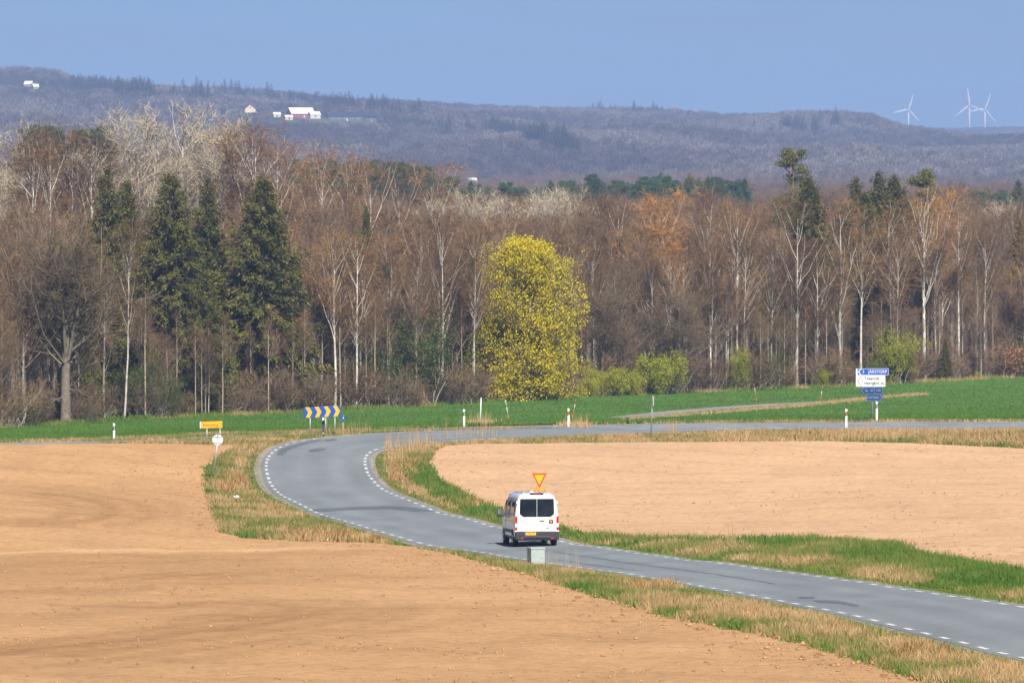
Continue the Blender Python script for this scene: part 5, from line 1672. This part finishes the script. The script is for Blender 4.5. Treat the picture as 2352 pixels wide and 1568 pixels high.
box("divider", (0.012, 0.004, Hh * 0.8), (W * 0.40, -0.003, Hh / 2), M_deepblue, o)
lettering("road_number", "26", Hh * 0.52, (W * 0.26, -0.005, Hh * 0.48), M_shaded, o, weight=0.003)
lettering("road_number", "47", Hh * 0.52, (W * 0.51, -0.005, Hh * 0.48), M_shaded, o, weight=0.003)
lettering("road_number", "195", Hh * 0.52, (W * 0.81, -0.005, Hh * 0.48), M_shaded, o, weight=0.003)
o, W, Hh = board("board", 450, 785, 702, 840, M_deepblue, 0.01, 0.012)
o['label'] = "dull blue board reading KORTEBO"
frame(o, W, Hh, M_shaded, 0.016, 'tbl'); vee(o, W, Hh, M_shaded, False, 0.03, 0.16)
lettering("place_name", "KORTEBO", Hh * 0.50, (W * 0.42, -0.005, Hh * 0.48), M_shaded, o, sx=0.72, weight=0.003, spacing=1.1)
br = box("bracket", (cx(267) - cx(230), 0.12, cz(172) - cz(545)), (cx(248), 0.07, (cz(172) + cz(545)) / 2), M_signback, t)
for k in range(9):
    box("rib", (cx(267) - cx(230) + 0.004, 0.124, 0.018), (0, 0, (cz(172) - cz(545)) * (k - 4) / 9.2), M_cabd, br)

# yield warning beyond the minibus
sp = Spot(1239, 0, Y=357.0)
t = thing("yield_sign", "orange yield triangle with a 150 m plate rising behind the minibus", "road sign", sp.p)
zt, zp = sp.z(1085.5), sp.z(1120)
w = sp.m(18.3)
post("pole", zp + 0.2, 0.03, (0, 0.03, -0.2), M_steel, t)
def rtri(w, zt, zb, r):
    out = []
    for (cx_, cz_, a0, a1) in ((-w + r * 1.7, zt - r, 150, 90), (w - r * 1.7, zt - r, 90, 30), (0, zb + r * 2, -30, -150)):
        for k in range(5):
            a = rad(a0 + (a1 - a0) * k / 4 if a0 - a1 < 100 else a0 - 120 * k / 4)
            out.append((cx_ + r * math.cos(a), cz_ + r * math.sin(a)))
    return out
tri = plate("triangle", rtri(w, zt, zp, 0.05), 0.02, (0, 0, 0), M_redo, t)
plate("triangle_face", rtri(w - 0.125, zt - 0.085, zp + 0.17, 0.03), 0.006, (0, -0.005, 0), M_yellow, tri)
pw, ph = sp.m(25), sp.m(12.5)
pb = plate("distance_plate", [(-pw / 2, 0), (pw / 2, 0), (pw / 2, ph), (-pw / 2, ph)], 0.02, (0.0, 0, zp - ph + 0.02), M_redo, t)
plate("plate_face", [(-pw / 2 + .02, .02), (pw / 2 - .02, .02), (pw / 2 - .02, ph - .02), (-pw / 2 + .02, ph - .02)], 0.004, (0, -0.004, 0), M_yellow, pb)
lettering("distance", "150 m", ph * 0.75, (0, -0.005, ph * 0.48), M_brown, pb, weight=0.003)

# electrical cabinet on the near verge
sp = Spot(1231, 1303)
t = thing("utility_cabinet", "pale green metal cabinet standing in the grass below the minibus", "cabinet", sp.p, 0.33)
h = sp.z(1255); w = sp.m(33)
box("housing", (w, 0.52, h * 0.92), (0, 0, h * 0.46), M_cab, t, (0, 0, 0), 0.012)
ld = box("lid", (w + 0.05, 0.57, h * 0.085), (0, 0, h * 0.955), M_cab, t, (0.02, 0, 0), 0.02)
dr = box("door", (w - 0.05, 0.015, h * 0.74), (0, -0.264, h * 0.50), M_cab, t, (0, 0, 0), 0.006)
box("lock", (0.05, 0.03, 0.08), (w * 0.30, -0.014, 0.02), M_cabd, dr, (0, 0, 0), 0.008)
box("warning_label", (0.10, 0.004, 0.09), (w * 0.05, -0.010, -h * 0.2), M_cabd, dr)
box("plinth", (w * 0.94, 0.48, 0.3), (0, 0, -0.10), M_cabd, t, (0, 0, 0), 0.01)

# litter in the verge
sp = Spot(543, 1148)
bm = bmesh.new()
bmesh.ops.create_icosphere(bm, subdivisions=2, radius=0.11)
for v in bm.verts:
    v.co = Vector((v.co.x * 1.5, v.co.y, v.co.z * 0.7 + 0.07)) + Vector((random.Random(int(v.co.x * 1e5)).uniform(-.07, .07), 0, random.Random(int(v.co.y * 1e5)).uniform(-.07, .07)))
o = bm_obj("plastic_scrap", bm, M_whitep)
o.location = sp.p + Vector((0, 0, 0.12))
tag(o, "crumpled white plastic scrap lying in the dry verge", "litter")
# ------------------------------------------------------------------ farm buildings on the far hillside
M_redwall = plain("falu_red_boards", (0.36, 0.055, 0.045), 0.8, var=0.2, scale=0.6)
M_whitewall = plain("whitewashed_wall", (0.52, 0.50, 0.47), 0.8, var=0.08, scale=0.5)
M_creamwall = plain("cream_wall", (0.70, 0.58, 0.40), 0.8, var=0.1, scale=0.5)
M_greywall = plain("dark_boards", (0.10, 0.10, 0.11), 0.8, var=0.2, scale=0.5)
M_paleroof = plain("pale_sheet_roof", (0.70, 0.66, 0.56), 0.5, var=0.06, scale=0.4)
M_darkroof = plain("dark_slate_roof", (0.030, 0.034, 0.05), 0.6, var=0.2, scale=0.5)
M_brownroof = plain("brown_tile_roof", (0.16, 0.09, 0.06), 0.8, var=0.2, scale=0.5)
M_yard = turf_mat("yard_grass", [(0.35, (0.05, 0.05, 0.03)), (0.5, (0.08, 0.075, 0.045)), (0.65, (0.11, 0.10, 0.06))], 0.06)
M_pane = plain("window_pane", (0.03, 0.035, 0.05), 0.1)
def house(name, label, cat, x, y, D, w, d, hw, hr, rz, wall, roof, windows=2, door=True, chim=False, group=None, over=0.5):
    """x, y: foot in photo units; w along local x (ridge), d across, wall height, roof rise"""
    px, py = x / K, y / K
    D = hill_D(px, py + 1.0)
    k = D / 4200.0
    w, d, hw, hr, over = w * k, d * k, hw * k, hr * k, over * k
    X = (px - 512) / FPX * D
    z = ray_pt(px, py, D)[2]
    t = thing(name, label, cat, (X, D, z), rz, group)
    base = z - gz(X, D)
    fz = -0.4
    # the levelled yard it stands on, banked down to the slope below
    bm = bmesh.new()
    hb = max(0.5, base) + 1.0
    tp = [bm.verts.new((sx * (w * 0.75 + 2), sy * (d * 0.8 + 2), -0.15)) for sx, sy in ((-1, -1), (1, -1), (1, 1), (-1, 1))]
    bt = [bm.verts.new((sx * (w * 0.75 + 2 + hb * 1.4), sy * (d * 0.8 + 2 + hb * 1.4), -hb)) for sx, sy in ((-1, -1), (1, -1), (1, 1), (-1, 1))]
    bm.faces.new(tp)
    for i in range(4): bm.faces.new((tp[i], bt[i], bt[(i + 1) % 4], tp[(i + 1) % 4]))
    bmesh.ops.recalc_face_normals(bm, faces=bm.faces)
    yo = bm_obj("yard_terrace", bm, M_yard)
    yo.location = (X, D, z); yo.rotation_euler = (0, 0, rz); yo['kind'] = 'structure'
    # walls with gables, one closed prism down to the ground
    sec = [(-d / 2, fz), (d / 2, fz), (d / 2, hw), (0, hw + hr), (-d / 2, hw)]
    bm = bmesh.new()
    a = [bm.verts.new((-w / 2, yy, zz)) for yy, zz in sec]
    b = [bm.verts.new((w / 2, yy, zz)) for yy, zz in sec]
    bm.faces.new(a); bm.faces.new(b[::-1])
    for i in range(5): bm.faces.new((a[i], b[i], b[(i + 1) % 5], a[(i + 1) % 5]))
    bmesh.ops.recalc_face_normals(bm, faces=bm.faces)
    bm_obj("wall", bm, wall, t)
    s = hr / (d / 2)
    e = d / 2 + over
    bm = bmesh.new()
    pr = [(-e, hw - over * s + .05), (0, hw + hr + .05), (e, hw - over * s + .05), (e, hw - over * s + .35), (0, hw + hr + .38), (-e, hw - over * s + .35)]
    a = [bm.verts.new((-w / 2 - over, yy, zz)) for yy, zz in pr]
    b = [bm.verts.new((w / 2 + over, yy, zz)) for yy, zz in pr]
    for q in (a, b):
        bm.faces.new((q[0], q[1], q[4], q[5])); bm.faces.new((q[1], q[2], q[3], q[4]))
    for i in range(6): bm.faces.new((a[i], b[i], b[(i + 1) % 6], a[(i + 1) % 6]))
    bmesh.ops.recalc_face_normals(bm, faces=bm.faces)
    rf = bm_obj("roof", bm, roof, t)
    if chim:
        box("chimney", (0.9, 0.9, 1.6), (w * 0.15, 0.3, hw + hr + 0.6), M_redwall, rf)
    for i in range(windows):
        xx = -w / 2 + w * (i + 0.75) / (windows + 0.5)
        f = box("window", (1.5, 0.10, 1.5), (xx, -d / 2 - 0.03, hw * 0.55), M_whitewall, t)
        box("pane", (1.15, 0.06, 1.15), (0, -0.04, 0), M_pane, f)
    f = box("window", (0.10, 1.3, 1.3), (-w / 2 - 0.03, 0, hw + hr * 0.25), M_whitewall, t)
    box("pane", (0.06, 1.0, 1.0), (-0.04, 0, 0), M_pane, f)
    if door:
        box("door", (1.3, 0.10, 2.2), (w * 0.05, -d / 2 - 0.035, 1.1), M_whitewall, t)
    return t
house("barn", "red barn with a big pale metal roof on the far hillside", "barn", 690, 270, 4200, 14.5, 9.0, 2.5, 3.3, rad(24), M_redwall, M_paleroof, 3)
house("shed", "low white annex at the right end of the red barn", "shed", 722, 272, 4192, 6.5, 4.0, 2.4, 1.6, rad(24), M_whitewall, M_paleroof, 1, False, over=0.2)
house("shed", "small white shed left of the red barn", "shed", 636, 268, 4195, 4.2, 3.2, 1.4, 1.1, rad(10), M_whitewall, M_paleroof, 1, False, over=0.2)
house("shed", "white lean-to in front of the red barn's gable", "shed", 663, 275, 4180, 4.6, 3.2, 1.6, 1.1, rad(15), M_whitewall, M_paleroof, 1, True, over=0.2)
house("long_house", "long low dark house on the far hillside right of the barn", "house", 793, 278, 4200, 20, 6.5, 3.2, 2.0, rad(4), M_greywall, M_darkroof, 5, True)
t = house("villa", "dark-roofed house with a white-framed gable at the right end of the long house", "house", 842, 281, 4185, 11.0, 7.0, 3.6, 2.8, rad(52), M_greywall, M_darkroof, 3, True, True)
gb = box("gable_frame", (0.15, 5.2, 3.0), (-5.56, 0, 1.8), M_whitewall, t)
box("pane", (0.10, 4.3, 1.2), (-0.06, 0, 0.5), M_pane, gb)
house("cottage", "small cream cottage left of the red barn on the hillside", "house", 577, 258, 4250, 4.5, 6.5, 2.2, 2.8, rad(80), M_creamwall, M_brownroof, 1, False, True)
house("cottage", "white cottage high on the hillside at the far left", "house", 67, 199, 4300, 4.2, 3.4, 1.7, 1.5, rad(-20), M_whitewall, M_paleroof, 1, False)
house("cottage", "tiny white cottage right of the far left cottage", "house", 82, 203, 4290, 2.8, 2.4, 1.4, 1.1, rad(20), M_whitewall, M_paleroof, 1, False)
house("farmhouse", "pale roofed house down in the valley above the woods", "house", 1084, 421, 2290, 4.6, 3.6, 1.6, 1.5, rad(18), M_whitewall, M_paleroof, 2, False)
house("farmhouse", "second pale roofed house in the valley to the right", "house", 1163, 429, 2290, 4.6, 3.4, 1.4, 1.4, rad(-15), M_whitewall, M_paleroof, 2, False)

# ------------------------------------------------------------------ wind turbines on the horizon
M_turb = plain("turbine_white", (0.50, 0.50, 0.50), 0.5, var=0.02)
def blade_mesh(L):
    bm = bmesh.new()
    secs = [(0.0, 0.9, 0.9), (0.06, 1.1, 0.8), (0.2, 2.0, 0.55), (0.5, 1.5, 0.35), (0.8, 1.0, 0.2), (1.0, 0.35, 0.1)]
    rings = []
    for t_, c, th in secs:
        tw = rad(16 * (1 - t_))
        r = []
        for k in range(8):
            a = 2 * math.pi * k / 8
            x, y = c * math.cos(a) + c * 0.3 * (t_ > 0.1), th * math.sin(a)
            r.append(bm.verts.new((x * math.cos(tw) - y * math.sin(tw), x * math.sin(tw) + y * math.cos(tw), 0.6 + t_ * L)))
        rings.append(r)
    for a, b in zip(rings, rings[1:]):
        for k in range(8): bm.faces.new((a[k], a[(k + 1) % 8], b[(k + 1) % 8], b[k]))
    bm.faces.new(rings[0][::-1]); bm.faces.new(rings[-1])
    me = bpy.data.meshes.new("blade"); bm.to_mesh(me); bm.free()
    return me
def turbine(hx, hy, D, L, turn, label):
    px, py = hx / 4, hy / 4
    X, _, z = ray_pt(px, py, D)
    g = gz(X, D)
    h = z - g
    t = thing("wind_turbine", label, "wind turbine", (X, D, g), 0, "wind turbines on the horizon")
    cyl("tower", 2.3, 1.35, h + 0.5, (0, 1.8, -0.5), M_turb, t, (0, 0, 0), 16)
    box("nacelle", (2.6, 7, 2.8), (0, 1.5, h + 0.3), M_turb, t, (0, 0, 0), 0.4)
    hb = cyl("hub", 1.0, 0.5, 1.4, (0, -0.8, h), M_turb, t, (math.pi / 2, 0, 0), 12)
    me = blade_mesh(L); me.materials.append(M_turb)
    for k in range(3):
        b = link("blade", me, t)
        b.location = (0, -1.4, h)
        b.rotation_euler = (0, rad(turn + 120 * k), 0)
turbine(3634, 437, 13200, 29, 17, "white wind turbine standing apart, left of the close pair")
turbine(3878, 420, 13300, 33, -8, "taller white wind turbine, left one of the close pair")
turbine(3940, 435, 13400, 31, 20, "white wind turbine, right one of the close pair")
# ------------------------------------------------------------------ grass, dry stalks and clods
M_grass = tinted("verge_blades", [(0.0, (0.050, 0.115, 0.016)), (0.22, (0.095, 0.165, 0.022)), (0.42, (0.185, 0.185, 0.045)), (0.60, (0.34, 0.235, 0.105)), (0.78, (0.50, 0.345, 0.175)), (0.88, (0.33, 0.15, 0.045)), (1.0, (0.22, 0.085, 0.025))], rnd=0.0, trans=0.25)
M_crop = tinted("corn_blades", [(0.0, (0.047, 0.104, 0.016)), (0.5, (0.077, 0.157, 0.026)), (0.85, (0.114, 0.200, 0.038)), (1.0, (0.24, 0.22, 0.07))], rnd=0.0, trans=0.25)
gr = np.random.default_rng(11)
def vnoise(x, y, s, seed=0):
    """smooth value noise"""
    x = x / s + 31.7 * seed; y = y / s - 17.3 * seed
    xi, yi = np.floor(x), np.floor(y)
    fx, fy = x - xi, y - yi
    fx = fx * fx * (3 - 2 * fx); fy = fy * fy * (3 - 2 * fy)
    def h(a, b):
        v = np.sin(a * 127.1 + b * 311.7 + seed * 74.7) * 43758.5453
        return v - np.floor(v)
    return (h(xi, yi) * (1 - fx) + h(xi + 1, yi) * fx) * (1 - fy) + (h(xi, yi + 1) * (1 - fx) + h(xi + 1, yi + 1) * fx) * fy
def blades(name, x, y, h, tint, per, spread, width, mat, label, lean=0.35, lift=0.0):
    n = len(x)
    z = ground(x, y) + lift
    c = np.repeat(np.column_stack([x, y, z]), per, 0)
    N = len(c)
    c[:, :2] += gr.normal(0, spread, (N, 2))
    hh = np.repeat(h, per) * gr.uniform(0.5, 1.15, N)
    az = gr.uniform(0, 2 * np.pi, N)
    ln = np.abs(gr.normal(0, lean, N)) * hh
    tip = c + np.column_stack([np.cos(az) * ln, np.sin(az) * ln, hh])
    w = width * gr.uniform(0.6, 1.3, N)
    fa = gr.uniform(0, np.pi, N)
    s = np.column_stack([np.cos(fa) * w, np.sin(fa) * w * 0.6, np.zeros(N)])
    V = np.stack([c - s, c + s, tip], 1).reshape(-1, 3)
    me = mesh_np(name, V, np.arange(3 * N).reshape(-1, 3))
    tt = np.clip(np.repeat(tint, per) + gr.normal(0, 0.07, N), 0, 1)
    vattr(me, 'tint', np.repeat(tt, 3))
    o = link(name, me, None, mat)
    o['kind'] = 'stuff'; o['label'] = label
    return o
# plan masks
shoulder_in = np.vstack([offset(R_line, 0.50), offset(L_line, -0.50)[::-1]])
def line_dist(line, x, y):
    d = np.full(len(x), 1e9)
    for p in line:
        d = np.minimum(d, np.hypot(x - p[0], y - p[1]))
    return d
def visible(x, y, m=20):
    u = px_of(x, y)
    return (u > -m) & (u < 1024 + m)
n = 260000
Y = 170 + (480 - 170) * gr.uniform(0, 1, n)
X = (gr.uniform(-20, 1044, n) - 512) / FPX * Y
ok = ~inside(shoulder_in, X, Y) & ~inside(junction_poly, X, Y) & ~inside(green_poly, X, Y)
inl, inr = inside(left_field_poly, X, Y), inside(right_field_poly, X, Y)
ok &= ~inl & ~inr
X, Y = X[ok], Y[ok]
dl, dr = line_dist(L_line, X, Y), line_dist(R_line, X, Y)
df = line_dist(right_field_poly[::2], X, Y)
dlf = line_dist(left_field_poly[::2], X, Y)
right = dr < dl
U = px_of(X, Y) * K                      # photo column of each tuft
north = (Y > 440) & ~right
nz = 0.45 * vnoise(X, Y * 0.45, 2.2, 1) + 0.35 * vnoise(X, Y * 0.6, 0.8, 2) + 0.2 * vnoise(X, Y, 0.4, 3)
nz = np.clip(0.5 + (nz - 0.5) * 1.35, 0, 1)
tint = np.where(right, 0.20, 0.31) + 0.85 * (nz - 0.25)
# lush strip along the right-hand field
tint = np.where(right & (df < 1.8) & (Y < 425), 0.10 + 0.5 * (nz - 0.25), tint)
tint = np.where(right & (df < 3.2) & (df >= 1.8) & (Y < 330), tint - 0.16, tint)
tint = np.where(right & (df > 1.8) & (Y > 385) & (Y < 450), 0.50 + 0.45 * (nz - 0.2), tint)
# short green edge by the asphalt
tint = np.where((np.minimum(dl, dr) < 1.25) & (Y < 450), 0.26 + 0.35 * (nz - 0.4), tint)
tint = np.where(~right & (dlf < 0.9) & (Y < 440), tint - 0.10, tint)
# straw-coloured verge along the junction
tint = np.where((Y > 442) & right, 0.55 + 0.5 * (nz - 0.35), tint)
tint = np.where(north, 0.40 + 0.6 * (nz - 0.35), tint)
# rusty rush beds
G = P(530, 1120); rush = np.hypot(X - G.x, (Y - G.y) / 12.0) < 0.75
G2 = P(1150, 1190 + 45); 
for (a, b, rx, ry) in [(745, 1233, 1.6, 6), (2120, 1512, 1.0, 5), (1490, 1352, 1.0, 6), (1180, 1300, 0.0, 1), (930, 1085, 0.9, 10), (1100, 1155, 0.8, 5), (1900, 1000, 1.2, 3), (2250, 1003, 2.2, 3), (2330, 1010, 1.5, 3)]:
    g = P(a, b)
    if rx > 0: rush |= ((X - g.x) / rx) ** 2 + ((Y - g.y) / ry) ** 2 < 1
rush &= gr.uniform(0, 1, len(X)) < 0.33
tint = np.where(rush, 0.78 + 0.16 * gr.uniform(0, 1, len(X)), tint)
edge = np.minimum(dl, dr)
h = 0.16 + 0.22 * nz + 0.12 * sstep(1.0, 3.0, edge)
h = np.where(edge < 1.2, 0.09 + 0.05 * nz, h)
h = np.where(right & (df < 1.8), h + 0.08, h)
h = np.where(rush, 0.32 + 0.35 * nz, h)
h = np.where(Y > 440, np.minimum(h * 0.75, 0.26), h * 0.85)
near = Y < 300
w = 1.0
for sel, nm, wd, per, lab in [(Y < 300, "near_verge_grass", 0.026, 6, "mixed green and straw grass on the near road verges"), (Y >= 300, "far_verge_grass", 0.034, 4, "mixed green and dry grass on the verges round the bend")]:
    blades(nm, X[sel], Y[sel], h[sel], tint[sel], per, 0.12, wd, M_grass, lab, 0.65)
print("tufts", len(X))
# tall dry stalks
SX, SY = [], []
for (a0, b0, a1, b1, k) in [(1000, 1004, 1150, 1000, 26), (880, 1030, 1010, 1012, 50), (900, 1062, 985, 1030, 60), (1520, 1000, 1560, 998, 14), (1890, 1010, 2110, 1012, 150), (1600, 1000, 1880, 1006, 30), (1295, 982, 1355, 983, 26), (1085, 975, 1125, 975, 40), (1640, 1250, 1700, 1262, 10), (1225, 1300, 1330, 1320, 10), (2110, 1010, 2352, 1014, 90), (740, 996, 860, 992, 20), (540, 1095, 560, 1060, 20)]:
    for q in range(k):
        f = gr.uniform(); p = P(a0 + (a1 - a0) * f + gr.normal(0, 6), b0 + (b1 - b0) * f + gr.normal(0, 1.5))
        SX.append(p.x); SY.append(p.y)
SX, SY = np.array(SX), np.array(SY)
blades("dry_stalks", SX, SY, gr.uniform(0.6, 1.35, len(SX)), gr.uniform(0.6, 0.8, len(SX)), 3, 0.10, 0.018, M_grass, "tall dry straw stalks standing in the verges", 0.12)
# young corn
n = 110000
u = gr.uniform(-15, 1040, n)
ey = np.interp(u, [512 + FPX * e[0] / e[1] for e in EDGE], EDGE[:, 1])
lo_u = np.array([512 + FPX * p.x / p.y for p in green_low]); lo_y = np.array([p.y for p in green_low])
ly = np.interp(u, lo_u, lo_y)
Yc = ly + (ey + 1 - ly) * gr.uniform(0, 1, n) ** 1.25
Xc = (u - 512) / FPX * Yc
k = ~inside(track_poly, Xc, Yc)
Xc, Yc, ly = Xc[k], Yc[k], ly[k]
cz_ = 0.5 * vnoise(Xc, Yc, 9, 5) + 0.3 * vnoise(Xc, Yc, 3, 6) + 0.2 * vnoise(Xc, Yc, 1.1, 7)
tc = np.minimum(0.30 + 0.75 * (cz_ - 0.3), 0.8)
blades("young_corn_plants", Xc, Yc, 0.12 + 0.12 * cz_, tc, 3, 0.14, 0.05, M_crop, "short young green corn covering the field below the wood", 0.5, 0.05)
# dry strip along the track and rough edges of the field
TX, TY = [], []
for (a0, b0, a1, b1, k, j) in [(1440, 968, 1560, 956, 90, .8), (1560, 956, 1700, 944, 150, .9), (1700, 944, 1880, 930, 260, 1.0), (1880, 929, 2000, 917, 260, 1.1), (2000, 916, 2120, 907, 170, .8), (1300, 978, 1345, 976, 50, 1), (1080, 974, 1130, 972, 60, 1.2)]:
    for q in range(k):
        f = gr.uniform(); p = P(a0 + (a1 - a0) * f, b0 + (b1 - b0) * f + gr.normal(0, j))
        TX.append(p.x); TY.append(p.y)
TX, TY = np.array(TX), np.array(TY)
blades("dry_track_grass", TX, TY, gr.uniform(0.2, 0.45, len(TX)), gr.uniform(0.62, 0.80, len(TX)), 8, 0.45, 0.05, M_grass, "straw-coloured grass beside the field track", 0.6)
# rank grass against the foot of the wood
n = 5000
u = gr.uniform(-15, 1040, n)
ey = np.interp(u, [512 + FPX * e[0] / e[1] for e in EDGE], EDGE[:, 1]) + gr.normal(0.8, 0.9, n)
Xe = (u - 512) / FPX * ey
blades("wood_edge_grass", Xe, ey, gr.uniform(0.25, 0.7, n), np.clip(0.3 + 0.6 * (vnoise(Xe, ey, 4, 8) - 0.3), 0, 1), 5, 0.25, 0.05, M_grass, "rank grass along the foot of the wood", 0.5)

# clods of soil
M_clod = tinted("soil_clods", [(0.0, (0.26, 0.145, 0.066)), (0.5, (0.42, 0.240, 0.110)), (1.0, (0.50, 0.300, 0.150))], rnd=0.0)
def clods(name, x, y, size, label, lift=0.09):
    base = np.array([(1, 0, 0), (-1, 0, 0), (0, 1, 0), (0, -1, 0), (0, 0, 1), (0, 0, -0.4)], float)
    fc = np.array([(0, 2, 4), (2, 1, 4), (1, 3, 4), (3, 0, 4), (2, 0, 5), (1, 2, 5), (3, 1, 5), (0, 3, 5)])
    n = len(x)
    a = gr.uniform(0, 6.28, n)
    b = base[None] * gr.uniform(0.6, 1.3, (n, 6, 1)) + gr.normal(0, 0.16, (n, 6, 3))
    r = np.stack([b[..., 0] * np.cos(a)[:, None] - b[..., 1] * np.sin(a)[:, None], b[..., 0] * np.sin(a)[:, None] + b[..., 1] * np.cos(a)[:, None], b[..., 2] * 0.55], -1)
    V = r * size[:, None, None] + np.stack([x, y, ground(x, y) + lift], -1)[:, None]
    F = (fc[None] + 6 * np.arange(n)[:, None, None]).reshape(-1, 3)
    me = mesh_np(name, V.reshape(-1, 3), F)
    vattr(me, 'tint', np.repeat(np.clip(gr.normal(0.30, 0.25, n), 0, 1), 6))
    o = link(name, me, None, M_clod)
    o['kind'] = 'stuff'; o['label'] = label
    return o
def scatter_clods(poly, n, ysel, big_near_edge, name, label, smin, smax, edge_line):
    y = ysel(n)
    x = (gr.uniform(-20, 1044, n) - 512) / FPX * y
    k = inside(poly, x, y)
    x, y = x[k], y[k]
    de = line_dist(edge_line, x, y)
    patch_ = vnoise(x, y, 5, 9)
    pr = 0.10 + 0.9 * np.exp(-de / 2.2) + 0.35 * (patch_ > 0.62)
    k = gr.uniform(0, 1, len(x)) < pr
    x, y, de = x[k], y[k], de[k]
    s = smin + (smax - smin) * gr.uniform(0, 1, len(x)) ** 3.0
    s = s * (1 + big_near_edge * np.exp(-de / 1.6) * (gr.uniform(0, 1, len(x)) < 0.25))
    return clods(name, x, y, s, label)
scatter_clods(left_field_poly, 46000, lambda n: 178 + 262 * gr.uniform(0, 1, n) ** 0.9, 1.1, "soil_clods", "loose clods lying on the near brown field", 0.022, 0.085, left_field_poly[::2])
scatter_clods(right_field_poly, 20000, lambda n: 235 + 215 * gr.uniform(0, 1, n), 0.8, "soil_clods", "loose clods lying on the pale field inside the bend", 0.025, 0.085, right_field_poly[::2])
# ------------------------------------------------------------------ the air
m, n, l, b = new_mat("valley_air")
n.remove(b)
pv = n.new('ShaderNodeVolumePrincipled')
pv.inputs['Color'].default_value = (*HAZE_COLOR, 1)
pv.inputs['Density'].default_value = HAZE_DENSITY
pv.inputs['Anisotropy'].default_value = 0.0
l.new(pv.outputs[0], n['Material Output'].inputs['Volume'])
hz = box("haze", (4200, 16400, 330), (0, 8120, CAMZ + 105), m)
hz['kind'] = 'stuff'
hz['label'] = "pale blue air that softens the far hills"
